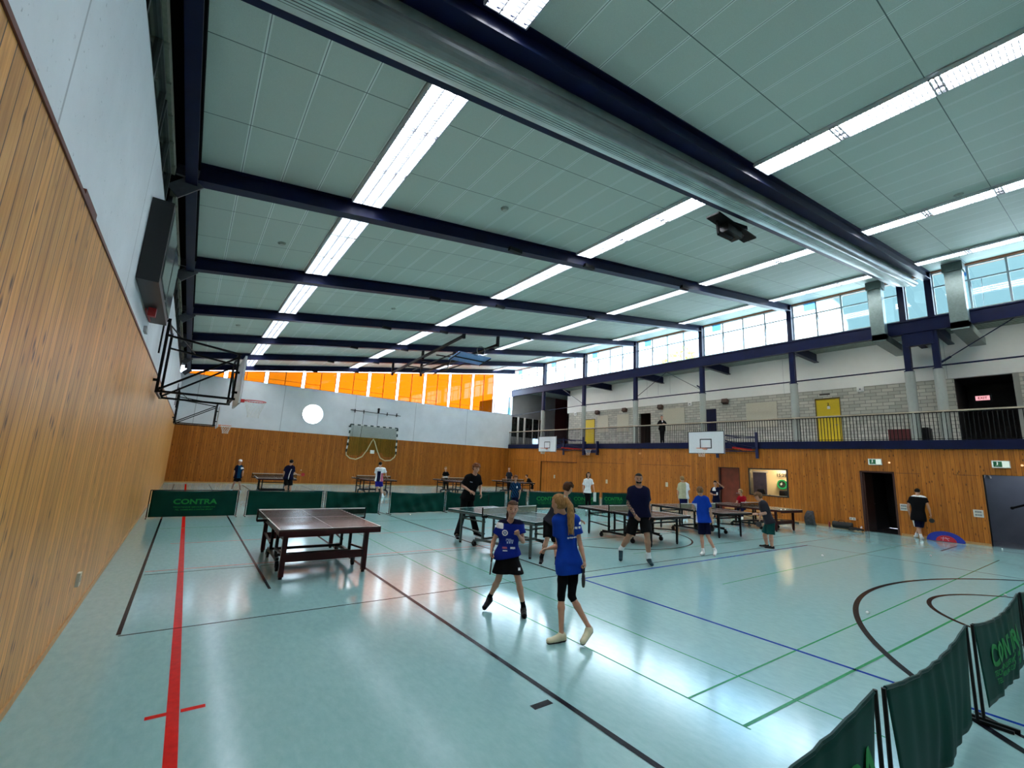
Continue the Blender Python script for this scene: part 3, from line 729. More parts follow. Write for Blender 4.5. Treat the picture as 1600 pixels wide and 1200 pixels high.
def left_goal(y, lab, xb=.78):
    o = Vector((W, y, 2.9)); t = thing('basketball_hoop', lab, 'basketball hoop', o, group='side-court hoops on the left wall')
    s = MB(); xw = W + .12
    ya, yb = y - .75, y + .75
    for yy in (ya, yb):
        s.bar((W + .04, yy, 3.75), (W + .04, yy, 4.75), .03); s.bar((W, yy, 4.45), (xw, yy, 4.45), .05); s.bar((W, yy, 3.2), (xw, yy, 3.2), .05)
        s.bar((xw, yy, 2.95), (xw, yy, 4.5), .05)
        s.bar((xw, yy, 2.98), (xb - .1, yy, 2.98), .045); s.bar((xw, yy, 4.15), (xb - .1, yy, 3.98), .04)
        s.bar((xw, yy, 3.0), (xb - .12, yy, 3.93), .04); s.bar((xb - .15, yy, 2.98), (xb - .15, yy, 3.98), .045)
    for z in (2.98, 3.98): s.bar((xb - .15, ya, z), (xb - .15, yb, z), .04)
    s.bar((xw, ya, 4.45), (xw, yb, 4.45), .04); s.bar((xw, ya, 2.97), (xw, yb, 2.97), .04); s.bar((xw, ya, 4.4), (xw + .5, yb, 4.1), .02)
    s.bar((xb - .15, ya, 3.0), (xb - .15, yb, 3.95), .03); s.bar((xb - .15, y - .1, 3.2), (xb - .03, y - .1, 3.2), .05); s.bar((xb - .15, y + .1, 3.7), (xb - .03, y + .1, 3.7), .05)
    s.v = [tuple(Vector(v) - o) for v in s.v]; s.build('wall_frame', M_BLACK, t)
    board(t, xb - W, 0, -.0, .04, face=1)
    hoop(t, (xb - W + .365, 0, .15), M_RIM if y < 15 else M_RIMO, 1)
left_goal(12.1, 'backboard with bright red rim on black frame, nearer one on left wall')
left_goal(25.8, 'smaller-looking backboard and hoop far along the left wall, near the end wall', 1.0)
M_BRK = mat('navy_bracket', (.008, .012, .06), .4)
def right_goal(y, lab, x=19.7):
    o = Vector((x, y, 2.82)); t = thing('basketball_hoop', lab, 'basketball hoop', o, group='side-court hoops on the gallery edge')
    s = MB()
    for yy in (y - .55, y + .55):
        for z in (3.05, 3.7): s.bar((x + .04, yy, z), (E - .1, yy - .1, z), .04)
        s.bar((x + .06, yy, 2.95), (x + .06, yy, 3.8), .05); s.bar((x + .06, yy, 3.7), (E - .12, yy - .1, 3.05), .03)
    for yy in (y - 1.35, y + .6): s.box(E - .16, E - .09, yy - .06, yy + .06, 2.72, 3.95)
    s.bar((E - .12, y - 1.35, 3.72), (x + .4, y - .55, 3.72), .03); s.bar((E - .12, y - 1.35, 3.2), (x + .4, y - .55, 3.5), .03)
    s.bar((E - .12, y - 1.35, 3.05), (E - .12, y + .6, 3.05), .04); s.bar((E - .12, y - 1.35, 3.7), (E - .12, y + .6, 3.7), .04)
    s.v = [tuple(Vector(v) - o) for v in s.v]; s.build('mounting_frame', M_BRK, t)
    MB().box(.25, E - x - .2, -1.16, -1.10, .27, .33).build('crank_tube', M_RIM, t)
    board(t, .0, 0, 0, .04, face=-1)
    hoop(t, (-.04 - .365, 0, .23), M_RIMO, -1)
right_goal(11.55, 'white backboard with orange rim before the gallery railing, larger one')
right_goal(23.0, 'white backboard with rim at far end of the gallery, beside dark wall')
# small folded goal beside the far one
t = thing('practice_hoop', 'small folded basketball goal with white net between navy posts below gallery', 'basketball hoop', (E - .36, 20.9, 3.0))
MB().box(.1, .30, -.62, -.54, -.25, .65).box(.1, .30, .54, .62, -.25, .65).box(.25, .345, -.62, .62, -.1, .1).box(.1, .16, -.54, .54, .05, .10).build('posts', M_BRK, t)
hoop(t, (-.05, 0, .1), M_RIMO, -1, .2)

# ceiling-hung hoop folded up between the beams
o = Vector((10.3, 20.0, 7.0)); t = thing('ceiling_hoop', 'basketball backboard folded up under the roof beams on long black struts', 'basketball hoop', o)
s = MB()
def P(x, y, z): return (x, y, z)
s.bar((9.6, 17.4, zc(9.6) - .42), (9.6, 26.2, zc(9.6) - .95), .13, .10); s.bar((11.5, 17.4, zc(11.5) - .75), (11.5, 26.2, zc(11.5) - .98), .10, .09)
for (x, y, d) in ((9.6, 17.43, .55), (11.5, 17.43, .85), (9.6, 21.88, .8), (11.5, 21.88, .95), (9.6, 26.25, 1.1), (11.5, 26.25, 1.15)): s.bar((x, y, zc(x) - .3), (x, y, zc(x) - d), .12)
for (y) in (20.2, 22.0, 24.0): s.bar((9.6, y, 7.2), (11.5, y, 7.3), .05)
s.bar((9.8, 18.5, 7.05), (9.9, 23.8, 6.95), .05); s.bar((11.3, 18.5, 7.05), (11.2, 23.8, 6.95), .05); s.bar((9.8, 18.6, 7.05), (11.3, 22.3, 7.0), .03); s.bar((11.3, 18.6, 7.05), (9.8, 22.3, 7.0), .03)
s.v = [tuple(Vector(v) - o) for v in s.v]; s.build('struts', M_BLACK, t)
b = MB(); b.box(-.9, .9, -.55, .5, -.02, .02, 0, Matrix.Translation((.25, -1.6, -.12)) @ Matrix.Rotation(R_(-10), 4, 'X')); bo = b.build('backboard', mat('backboard_blue_back', (.16, .28, .55), .4), t)
f_ = MB()
for x in (-.88, .85): f_.box(x, x + .04, -.55, .5, -.06, -.02, 0, Matrix.Translation((.25, -1.6, -.12)) @ Matrix.Rotation(R_(-10), 4, 'X'))
f_.box(-.88, .89, -.03, .03, -.06, -.02, 0, Matrix.Translation((.25, -1.6, -.12)) @ Matrix.Rotation(R_(-10), 4, 'X')); f_.build('stiffener', M_BLACK, bo)
r_ = MB(); c0 = Vector((.55, -2.1, .0)); r_.tube([(c0.x + .225 * math.cos(a), c0.y - .02, c0.z + .24 + .225 * math.sin(a)) for a in [2 * PI * i / 20 for i in range(20)]], .012, 6, closed=True); r_.build('rim', mat('rim_grey', (.35, .37, .33), .5), t)

# bracket under the curtain beam
o = Vector((9.4, 4.75, 7.6)); t = thing('winch_bracket', 'black steel winch bracket hanging under the curtain beam', 'bracket', o)
s = MB().box(8.55, 10.2, 4.56, 4.86, zc(8.55) - .44, zc(8.55) - .40)
s.bar((8.8, 4.75, 7.55), (8.85, 4.75, 7.15), .05); s.bar((8.85, 4.75, 7.17), (9.35, 4.75, 7.22), .07); s.bar((9.35, 4.75, 7.2), (10.1, 4.75, 7.8), .05); s.bar((8.8, 4.75, 7.5), (10.1, 4.75, 7.75), .09)
s.v = [tuple(Vector(v) - o) for v in s.v]; s.build('frame', M_BLACK, t)
m_ = MB().box(-.35, .25, -.12, .12, -.32, -.08); m_.cyl((-.3, 0, -.2), (.45, 0, -.12), .08, 12); m_.build('motor', mat('motor_black', (.012, .010, .010), .4), t)

# handball goal hoisted on the far wall with its net and the wall bar above
o = Vector((10.2, N - .25, 2.9)); t = thing('handball_goal', 'green and white striped goal with green net hung flat on end wall', 'goal', o)
def striped(a, b, n, w=.075):
    A, B = Vector(a), Vector(b); g = MB(); wv = MB()
    for i in range(n): (g if i % 2 == 0 else wv).bar(A.lerp(B, i / n), A.lerp(B, (i + 1) / n), w)
    return g, wv
M_GG = mat('goal_dark_green', (.01, .03, .02), .4); M_GW = mat('goal_white', (.75, .76, .72), .4)
g1, w1 = MB(), MB()
for (a, b, n) in (((-1.62, 0, 1.08), (1.66, 0, 1.08), 15), ((-1.62, 0, 1.08), (-1.72, 0, -.75), 9), ((1.66, 0, 1.08), (1.70, 0, -.75), 9)):
    g, w_ = striped(a, b, n); g1.add(g.v, g.f); w1.add(w_.v, w_.f)
g1.build('dark_stripes', M_GG, t); w1.build('white_stripes', M_GW, t)
pts = [(-1.72, 0, -.75), (-1.7, 0, -.95), (-1.45, 0, -1.15), (-1.05, 0, -1.22), (-.65, 0, -1.02), (-.35, 0, -.55), (-.1, 0, .02), (.0, 0, .2), (.12, 0, .02), (.35, 0, -.55), (.6, 0, -1.05), (.95, 0, -1.22), (1.35, 0, -1.18), (1.62, 0, -.95), (1.7, 0, -.75)]
MB().tube(pts, .035, 8).build('net_hoop', mat('goal_tube', (.60, .52, .30), .5), t)
nt_ = MB(); nt_.grid(lambda u, v: (-1.62 + 3.28 * u, .03 + .03 * math.sin(9 * u), 1.05 - v * (1.75 if .28 < u < .72 else 2.0)), 24, 12)
no = nt_.build('net', net_mat('green_netting', (.05, .10, .01), .028, .20), t)
uvl = no.data.uv_layers.new(name='uv')
for p_ in no.data.polygons:
    for li in p_.loop_indices: v = no.data.vertices[no.data.loops[li].vertex_index].co; uvl.data[li].uv = (v.x + 5, v.z + 5)
MB().box(-.14, .14, -.06, -.03, -.78, -.55).build('notice', M_GW, t)
for x in (-1.64, 1.68): MB().box(x - .04, x + .04, 0, .21, -.3, -.22).box(x - .04, x + .04, 0, .21, .9, .98).build('wall_clamp', M_BLACK, t)
o = Vector((10.3, N - .1, 4.92)); t = thing('wall_pulley_bar', 'thin dark pulley bar with hooks above the hanging goal', 'pulley bar', o)
s = MB(); s.bar((-1.8, 0, .03), (1.75, 0, -.03), .035)
for x in (-1.5, -.9, .75, 1.45): s.bar((x, 0, -.12), (x, 0, .12), .05)
s.build('bar', M_BLACK, t)
MB().cyl((.1, -.05, -.02), (.1, -.05, .22), .07, 10).ball((.1, -.05, .27), .09).build('pulley', M_BLACK, t)
MB().cyl((-.9, -.02, 0), (-.95, -.02, -1.75), .012, 6).cyl((.1, -.02, 0), (.1, -.02, -.95), .010, 6).build('rope', M_BLACK, t)

# black double display case on the left wall
o = Vector((W + .005, 7.9, 4.4)); t = thing('scoreboard', 'black two-panel scoreboard with dark screens high on the left wall', 'scoreboard', o)
MB().box(0, .22, -1.22, 1.15, -.56, .50).build('case', mat('case_black', (.010, .010, .011), .4), t)
for (a, b) in ((-1.12, -.08), (.04, 1.06)): MB().box(.22, .235, a, b, -.46, .42).build('screen', mat('screen_grey', (.14, .16, .155), .15, var=.3, scale=2), t)
MB().box(.05, .14, .1, .2, -.68, -.56).box(.01, .03, .15, .9, -.60, -.57).build('cable_box', mat('alarm_red', (.4, .02, .02), .5), t)
t = thing('wall_socket', 'small beige wall socket low on the left boards', 'socket', (W + .035, 6.84, .42))
MB().box(0, .03, -.05, .05, -.07, .07).build('plate', M_CREAM, t); MB().cyl((.03, 0, .0), (.034, 0, .0), .03, 14).build('outlet', mat('outlet_beige', (.4, .38, .3), .5), t)
tag(MB().box(0, .03, -.2, .2, -.03, .03).build('wall_bracket', mat('dark_red_trim', (.13, .03, .015), .5), None, (W + .002, 3.95, 3.462)), 'small dark red bracket on the trim atop the left boards', 'bracket')
tag(MB().box(0, .04, -.12, .12, -.04, .04).build('junction_box', mat('box_grey', (.45, .46, .47), .6), None, (W, 8.6, 3.62)), 'small grey junction box on the concrete left wall above boards', 'junction box')

# ---- gallery railing in 100 single balusters nearest the camera, the rest as one
t = thing('gallery_railing', 'long black barred railing with pale handrail along the gallery edge', 'railing', (E - .04, 10, 3.5))
MB().box(-.035, .035, SO - 10, N - 10, 1.02, 1.07).build('handrail', mat('handrail_pale', (.52, .42, .30), .5), t)
MB().box(-.012, .012, SO - 10, N - 10, .985, 1.02).box(-.012, .012, SO - 10, N - 10, .04, .06).build('rail', M_BLACK, t)
bal = MB().box(-.009, .009, -.011, .011, 0, 1.0).mesh('baluster', M_BLACK)
for i in range(100):
    ob = bpy.data.objects.new('baluster', bal); COL.objects.link(ob); ob.parent = t; ob.location = (0, 1.2 + .115 * i - 10, 0)
rest = MB(); y = 1.2 + .115 * 100
while y < N: rest.box(-.009, .009, y - 10 - .011, y - 10 + .011, 0, 1.0); y += .115
y = 1.2 - .115
while y > SO: rest.box(-.009, .009, y - 10 - .011, y - 10 + .011, 0, 1.0); y -= .115
ro_ = rest.build('balusters', M_BLACK, t); ro_['kind'] = 'stuff'

# ---- things on the gallery wall
for (y0, y1, z0, z1, lab) in ((22.15, 23.25, 4.55, 5.8, 'cream notice board right of the far yellow door'), (20.25, 21.3, 4.55, 5.78, 'cream notice board left of the dark passage on the gallery'),
                              (15.9, 17.45, 4.5, 5.92, 'cream notice board behind the gallery spectator'), (10.5, 12.1, 4.5, 5.85, 'large cream notice board left of yellow door 2')):
    c_ = thing('notice_board', lab, 'notice board', (GX - .03, (y0 + y1) / 2, (z0 + z1) / 2), group='cream boards on the gallery wall')
    MB().box(-.01, .005, -(y1 - y0) / 2, (y1 - y0) / 2, -(z1 - z0) / 2, (z1 - z0) / 2).build('panel', M_CREAM, c_)
    MB().box(-.016, -.01, -(y1 - y0) / 2, (y1 - y0) / 2, -(z1 - z0) / 2, -(z1 - z0) / 2 + .03).build('edge', mat('board_edge', (.45, .42, .33), .6), c_)
for (y, lab) in ((23.1, 'brown wall speaker nearest the far yellow door'), (20.5, 'brown wall speaker left of the dark passage'), (17.55, 'brown wall speaker above the gallery spectator'), (13.2, 'brown wall speaker beside the navy door')):
    c_ = thing('wall_speaker', lab, 'speaker', (GX - .2, y, 6.05), group='brown speakers under the white wall')
    MB().box(-.12, .12, -.16, .16, -.12, .12, 0, Matrix.Rotation(R_(20), 4, 'Y')).build('cabinet', mat('speaker_brown', (.06, .025, .015), .5), c_)
    MB().bar((.1, 0, .05), (.22, 0, .12), .03).build('bracket', M_BLACK, c_)
for (y, lab) in ((25.6, 'white emergency lamp left of the far yellow door'), (15.5, 'white emergency lamp right of the board behind the spectator'), (6.85, 'white emergency lamp right of yellow door 2')):
    c_ = thing('emergency_lamp', lab, 'lamp', (GX - .05, y, 6.1), group='white box lamps on the gallery wall')
    MB().box(-.03, .05, -.13, .13, -.11, .11).build('body', mat('lamp_white_body', (.85, .85, .82), .5), c_); MB().ball((-.04, .0, 0), .045, 10, 6).build('lens', M_GREYM, c_)
tag(MB().box(-.02, 0, -.22, .22, -.035, .035).build('door_sign', mat('dark_sign', (.06, .05, .04), .5), None, (GX, 8.3, 6.0)), 'narrow dark sign above yellow door 2', 'sign')
c_ = thing('upholstered_bench', 'dark red bench half hidden behind the gallery railing', 'bench', (23.6, 5.35, 3.45)); MB().box(-.3, .3, -.55, .3, .12, .62).build('seat', mat('bench_red', (.10, .012, .012), .6), c_); MB().box(-.3, .3, -.95, -.56, .12, .66).build('side_box', M_BLACK, c_)
c_ = thing('exit_sign', 'pink-lit exit sign in the dark stairwell opening', 'sign', (GX + .8, 3.1, 5.45)); MB().box(0, .06, -.26, .26, -.14, .14).build('casing', M_BLACK, c_)
MB().box(-.01, 0, -.2, .2, -.09, .09).build('lit_face', emis_mat('exit_pink', (1, .45, .5), .22), c_)
text_mesh('lettering', 'EXIT', .13, mat('sign_red', (.5, .02, .03), .5), c_, Matrix(((0, 0, -1, -.012), (-1, 0, 0, 0), (0, 1, 0, 0), (0, 0, 0, 1))), bold=.02)

# ---- exit signs, switch plates, sockets on the right wall
M_EXW = emis_mat('exit_white', (.80, 1, .88), .16); M_EXG = mat('exit_green', (.004, .14, .05), .5)
for (y, z, lab) in ((5.78, 2.68, 'lit green and white exit sign above the dark doorway'), (2.44, 2.68, 'lit green and white exit sign over the grey lobby doorway')):
    c_ = thing('exit_sign', lab, 'sign', (E - .02, y, z), group='running-man exit signs'); MB().box(-.06, .0, -.21, .21, -.12, .12).build('casing', mat('sign_case', (.6, .6, .58), .5), c_)
    MB().box(-.066, -.06, -.19, .19, -.10, .10).build('lit_face', M_EXW, c_)
    g = MB(); g.box(-.07, -.066, -.03, .17, -.09, .09); g.build('green_field', M_EXG, c_)
    g = MB(); g.ball((-.072, .075, .055), .018, 8, 6, 0, (.3, 1, 1)); g.bar((-.072, .07, .035), (-.072, .08, -.015), .022, .004); g.bar((-.072, .08, -.015), (-.072, .12, -.06), .016, .004); g.bar((-.072, .08, -.015), (-.072, .05, -.07), .016, .004); g.bar((-.072, .07, .03), (-.072, .03, .0), .012, .004)
    g.build('running_figure', M_EXW, c_)
for (y, z, lab) in ((5.35, 2.66, 'tiny amber lamp beside the exit sign over dark doorway'), (1.98, 2.66, 'tiny amber lamp beside the exit sign over lobby doorway')):
    tag(MB().ball((0, 0, 0), .035, 10, 6).build('indicator_lamp', emis_mat('amber%d' % int(y), (1, .6, .3), .25), None, (E - .03, y, z)), lab, 'lamp', 'amber indicator lamps')
for (y, z, w_, h_, lab) in ((5.06, 1.03, .2, .24, 'white switch plate between dark doorway and walking man'), (3.12, 1.03, .24, .24, 'white switch plate left of the grey lobby doorway')):
    c_ = thing('switch_plate', lab, 'switch plate', (E - .02, y, z), group='white switch plates'); MB().box(-.02, .0, -w_ / 2, w_ / 2, -h_ / 2, h_ / 2).build('plate', mat('switch_white', (.72, .70, .64), .5), c_)
    g = MB(); [g.box(-.03, -.02, a, a + .05, b, b + .06) for a in (-.08, -.025, .03) for b in (-.08, .02)]; g.build('switches', M_GREYM, c_)
c_ = thing('double_socket', 'white double socket above the black sports bag', 'socket', (E - .02, 6.68, .42)); MB().box(-.02, 0, -.1, .1, -.05, .05).build('plate', mat('switch_white', (.72, .70, .64), .5), c_); g = MB(); [g.cyl((-.024, a, 0), (-.02, a, 0), .028, 12) for a in (-.05, .05)]; g.build('outlets', M_GREYM, c_)
for (y, z, lab) in ((24.6, 1.15, 'small pale plate on the equipment-room door'), (19.6, 1.1, 'small pale plate on boards right of woman in white'), (15.2, 1.2, 'small pale plate on boards behind man in navy')):
    tag(MB().box(-.03, 0, -.07, .07, -.12, .12).build('wall_plate', mat('plate_pale', (.6, .52, .38), .5), None, (E - .01, y, z)), lab, 'wall plate', 'pale plates on the right boards')
tag(MB().box(-.04, .0, -.08, .08, -.05, .05).build('amber_sensor', mat('sensor_amber', (.6, .25, .08), .5), None, (E - .01, 17.0, 2.9)), 'small amber sensor high on the right boards', 'sensor')

# ---- inside the control room
t = thing('ring_clock', 'round green-rimmed clock on the cream control-room wall', 'clock', (E + 2.27, 10.17, 1.56))
MB().cyl((0, 0, 0), (-.05, 0, 0), .24, 32).build('face', mat('clock_black', (.02, .03, .025), .3), t)
g = MB(); g.tube([(-.06, .20 * math.cos(a), .20 * math.sin(a)) for a in [2 * PI * i / 32 for i in range(32)]], .035, 8, closed=True); g.build('rim', emis_mat('green_glow', (.04, .50, .13), .16), t)
g = MB(); g.bar((-.06, 0, 0), (-.06, .08, .05), .025, .01); g.bar((-.06, 0, 0), (-.06, .02, .1), .018, .01); g.ball((-.06, .05, .0), .05, 10, 6, 0, (.3, 1, 1)); g.build('hands', mat('pale_hand', (.6, .62, .6), .5), t)
t = thing('digital_clock', 'black digital clock numerals above the green ring clock', 'clock', (E + 2.27, 10.19, 2.0))
text_mesh('numerals', '15:29', .22, mat('numeral_black', (.03, .02, .02), .5), t, Matrix(((0, 0, -1, -.02), (-1, 0, 0, 0), (0, 1, 0, 0), (0, 0, 0, 1))), extrude=.01, bold=.02)
t = thing('control_room_door', 'dark blue inner door with grey frame seen through the control-room window', 'door leaf', (E + 2.24, 11.34, .05)); MB().box(-.02, .04, -.42, .42, 0, 2.05).build('leaf', mat('slate_leaf', (.045, .045, .09), .4, var=.2, scale=2), t); MB().box(-.03, .05, .42, .52, 0, 2.12).box(-.03, .05, -.5, .5, 2.05, 2.12).build('frame', mat('pale_metal_frame', (.5, .48, .45), .4), t)
def office_chair(y, lab):
    t = thing('office_chair', lab, 'chair', (E + 1.15, y, .05), group='black chairs in the control room')
    m = mat('chair_black', (.012, .012, .012), .6)
    MB().grid(lambda u, v: (.18 + .05 * math.cos(3 * v), (u - .5) * .46 * (1 - .25 * v * v), .62 + .62 * v), 6, 8, thick=.05).build('backrest', m, t, smooth=True)
    MB().box(-.25, .22, -.24, .24, .44, .52).build('seat', m, t); g = MB().cyl((0, 0, .06), (0, 0, .44), .03, 8); [g.bar((0, 0, .07), (.28 * math.cos(a), .28 * math.sin(a), .03), .035) for a in [2 * PI * i / 5 for i in range(5)]]; g.build('base', M_BLACK, t)
office_chair(9.72, 'black office chair back under the green ring clock'); office_chair(10.75, 'black office chair back before the dark inner door')
t = thing('ceiling_panel_lamp', 'bright square panel lamp inside the control room', 'ceiling light', (E + 1.7, 9.75, 2.78)); MB().box(-.3, .3, -.3, .3, -.03, .02).build('housing', M_GREYM, t); MB().box(-.27, .27, -.27, .27, -.04, -.03).build('diffuser', emis_mat('panel_lamp', (1, .86, .62), 26), t)
tag(MB().cyl((0, 0, 0), (-.03, 0, 0), .05, 14).build('rotary_switch', mat('knob_brown', (.25, .15, .05), .5), None, (E + 2.28, 10.8, .98)), 'small brown round switch on the cream wall', 'switch')
t = thing('ceiling_panel_lamp', 'panel lamp in the grey lobby ceiling behind right doorway', 'ceiling light', (E + 1.5, 2.2, 2.88)); MB().box(-.3, .3, -.3, .3, -.03, .02).build('housing', M_GREYM, t); MB().box(-.27, .27, -.27, .27, -.04, -.03).build('diffuser', emis_mat('lobby_lamp', (.85, .9, 1), 3), t)
# lobby: grey door with pale curl, closer arm and trolley
t = thing('lobby_graffiti', 'pale painted curl on the grey lobby wall', 'wall painting', (E + 2.53, 3.12, 2.12)); g = MB(); g.tube([(0, .28 * math.cos(a) * (1 - a / 9) * .45, .30 * math.sin(a)) for a in [-.6 + .22 * i for i in range(16)]], .03, 6); g.build('curl', mat('curl_white', (.6, .6, .6), .6), t)
t = thing('steel_trolley', 'black equipment trolley in the grey lobby', 'trolley', (E + 1.7, 1.95, 0)); g = MB(); g.box(-.3, .3, -.7, .3, .42, .5); [g.bar((x, y, .08), (x, y, .42), .04) for x in (-.25, .25) for y in (-.6, .2)]; g.build('platform', M_BLACK, t)
g = MB(); g.tube([(0, -.4, .5), (0, -.3, 1.2), (0, -.1, 1.42), (0, .25, 1.38), (0, .55, 1.25)], .035, 8); g.ball((0, .57, 1.24), .05); g.build('handle', M_BLACK, t); g = MB(); [g.cyl((x, y - .0, .05), (x + .04, y, .05), .05, 12) for x in (-.27, .23) for y in (-.6, .2)]; g.build('wheel', M_BLACK, t)
d7 = struct('door_7', MB().box(E + .3, E + 1.2, 1.42, 1.47, 0, 2.3), mat('lobby_dark_leaf', (.012, .012, .014), .5))

# ---- ceiling smoke detectors
for i, (x, y, lab) in enumerate(((4.8, 7.3, 'first bay behind the curtain'), (13.9, 1.6, 'bay before curtain, right side'), (1.1, 11.2, 'second bay behind curtain'), (5.5, 15.6, 'third bay behind the curtain'), (.9, 20.0, 'fourth bay behind curtain'))):
    t = thing('smoke_detector', 'small round smoke detector on ceiling in ' + lab, 'smoke detector', (x, y, zc(x)), group='ceiling smoke detectors'); t.rotation_euler = (0, -ANG, 0)
    MB().cyl((0, 0, -.015), (0, 0, .0), .09, 20).build('base', mat('detector_grey', (.35, .38, .33), .5), t); MB().cyl((0, 0, -.045), (0, 0, -.015), .06, 20, r2=.075).build('cap', mat('detector_grey2', (.42, .44, .38), .5), t)

# ---- trees outside the high windows
def tree(x, y, zt, r, lab):
    t = thing('leafy_tree', lab, 'tree', (x, y, 0), group='trees beyond the high windows'); rnd = random.Random(int(y * 10))
    MB().cyl((0, 0, 0), (0, 0, zt - r), .25, 8, r2=.12).build('trunk', mat('bark', (.12, .09, .06), .9), t)
    g = MB()
    for i in range(420):
        a, b_, q = rnd.uniform(0, 2 * PI), math.acos(rnd.uniform(-1, 1)), r * rnd.uniform(.5, 1)
        c_ = Vector((q * math.sin(b_) * math.cos(a), q * math.sin(b_) * math.sin(a), zt - r + q * math.cos(b_) * .8)); s_ = rnd.uniform(.12, .3)
        u = Vector((rnd.gauss(0, 1), rnd.gauss(0, 1), rnd.gauss(0, 1))).normalized(); v = u.orthogonal().normalized()
        g.add([c_ - u * s_, c_ + v * s_ * .5, c_ + u * s_, c_ - v * s_ * .5], [(0, 1, 2, 3)])
    g.build('crown', mat('leaf_yellow_green', (.45, .50, .04), .6), t)
tb_ = thing('neighbouring_building', 'pale blue-grey building with cyan window seen past the orange glazing', 'building', (31.2, 40, 0))
MB().box(-3, 4, 0, 6, 0, 9.3).build('wall', mat('pale_render', (.14, .18, .22), .8), tb_)
MB().box(-2.9, 3, -.04, 0, 7.2, 8.1).build('window', mat('cyan_glazing', (.006, .10, .12), .3), tb_)
tree(31, 20.2, 12.3, 1.5, 'yellow-green treetop behind the third window bay')
# ================================================================ TABLES
M_TOPB = mat('table_top_brown', (.075, .05, .042), .24, var=.03, scale=3); M_TOPG = mat('table_top_teal', (.02, .07, .07), .22, var=.03)
M_TLINE = mat('table_line', (.75, .75, .72), .4); M_DRED = mat('dark_red_lacquer', (.035, .003, .004), .4, spec=.25); M_TGREY = mat('grey_green_steel', (.07, .10, .095), .4, .3)
M_TNET = net_mat('table_net', (.02, .025, .02), .02, .42); M_NETW = mat('net_tape', (.8, .8, .76), .6); M_RUB = mat('wheel_rubber', (.005, .005, .005), .6, spec=.2); M_NETG = net_mat('table_net_pale', (.20, .22, .15), .02, .6)
def tt_table(lab, x, y, deg, style, top, apron, legm, netm=None):
    t = thing('table_tennis_table', lab, 'table', (x, y, 0), R_(deg), 'table tennis tables in the hall')
    a, b = .7625, 1.37
    for s_ in (-1, 1):
        y0, y1 = (s_ * b, s_ * .006) if s_ < 0 else (s_ * .006, s_ * b)
        h = MB().box(-a, a, y0, y1, .735, .76, 0); 
        tp = h.build('tabletop', top, t)
        l = MB(); z0, z1 = .7602, .7612; ye = s_ * b
        l.box(-a, a, min(ye, ye - s_ * .02), max(ye, ye - s_ * .02), z0, z1); l.box(-a, -a + .02, y0, y1, z0, z1); l.box(a - .02, a, y0, y1, z0, z1); l.box(-.0015, .0015, y0, y1, z0, z1)
        l.build('line_marking', M_TLINE, tp)
        f = MB(); f.box(-a, a, min(ye, ye - s_ * .03), max(ye, ye - s_ * .03), .665 if style == 'wide' else .69, .735); f.box(-a, -a + .025, y0, y1, .69, .735); f.box(a - .025, a, y0, y1, .69, .735)
        f.build('apron', apron, t)
        yl = s_ * (b - .28)
        for xs in (-1, 1):
            xl = xs * .55 if style != 'wide' else xs * .62
            lw = .07 if style == 'wide' else .045
            lg = MB().bar((xl, yl, .035), (xl, yl, .70), lw, lw); lo_ = lg.build('leg', legm if style != 'wide' else apron, t)
            if style == 'roll': MB().cyl((xl, yl, 0), (xl, yl, .04), .022, 10).build('foot', M_RUB, lo_)
            else: MB().cyl((xl, yl, 0), (xl, yl, .04), .028, 10).build('foot', M_RUB, lo_)
        f = MB(); xl = .55 if style != 'wide' else .62
        if style == 'wide': f.box(-xl, xl, yl - .015, yl + .015, .24, .36)
        else: f.bar((-xl, yl, .58), (xl, yl, .58), .035); 
        f.bar((-xl, yl, .36), (-xl, s_ * .28, .30), .03); f.bar((xl, yl, .36), (xl, s_ * .28, .30), .03); f.bar((-xl, yl, .56), (-xl, s_ * .28, .56), .028)
        f.build('cross_rail', apron if style == 'wide' else legm, t)
        # undercarriage half with wheels
        u = MB(); 
        for xs in (-1, 1):
            u.bar((xs * .60, s_ * .28, .15), (xs * .60, s_ * .28, .735), .045); u.bar((xs * .60, s_ * .28, .16), (xs * .60, s_ * .55, .13), .04)
        u.bar((-.60, s_ * .28, .20), (.60, s_ * .28, .20), .045); 
        u.build('undercarriage', legm, t)
        for xs in (-1, 1):
            w_ = MB().cyl((xs * .60 - .018, s_ * .55, .06), (xs * .60 + .018, s_ * .55, .06), .06, 16); wo = w_.build('wheel', M_RUB, t)
            MB().bar((xs * .60 + .03, s_ * .55, .06), (xs * .60 + .03, s_ * .55, .15), .012).bar((xs * .60 - .03, s_ * .55, .06), (xs * .60 - .03, s_ * .55, .15), .012).build('wheel_fork', legm, wo)
    c_ = MB(); c_.bar((-.60, -.5, .17), (-.60, .5, .17), .05); c_.bar((.60, -.5, .17), (.60, .5, .17), .05); c_.build('base_rail', legm, t)
    n = MB(); n.add([(-.915, 0, .765), (.915, 0, .765), (.915, 0, .90), (-.915, 0, .90)], [(0, 1, 2, 3)]); no = n.build('net', netm or M_TNET, t)
    uvl = no.data.uv_layers.new(name='uv')
    for li in range(4): v = no.data.vertices[no.data.loops[li].vertex_index].co; uvl.data[li].uv = (v.x + 2, v.z)
    MB().box(-.915, .915, -.004, .004, .895, .9125).build('net_tape', M_NETW, no)
    for xs in (-1, 1):
        p = MB().bar((xs * .915, 0, .72), (xs * .915, 0, .915), .022); p.bar((xs * .915, 0, .725), (xs * .74, 0, .725), .03, .04); p.bar((xs * .80, 0, .68), (xs * .80, 0, .73), .015); p.build('net_post', M_BLACK, t)
    return t
tt_table('brown table with thick dark red frame standing alone on the left', 2.04, 8.80, -.6, 'wide', M_TOPB, M_DRED, M_BLACK)
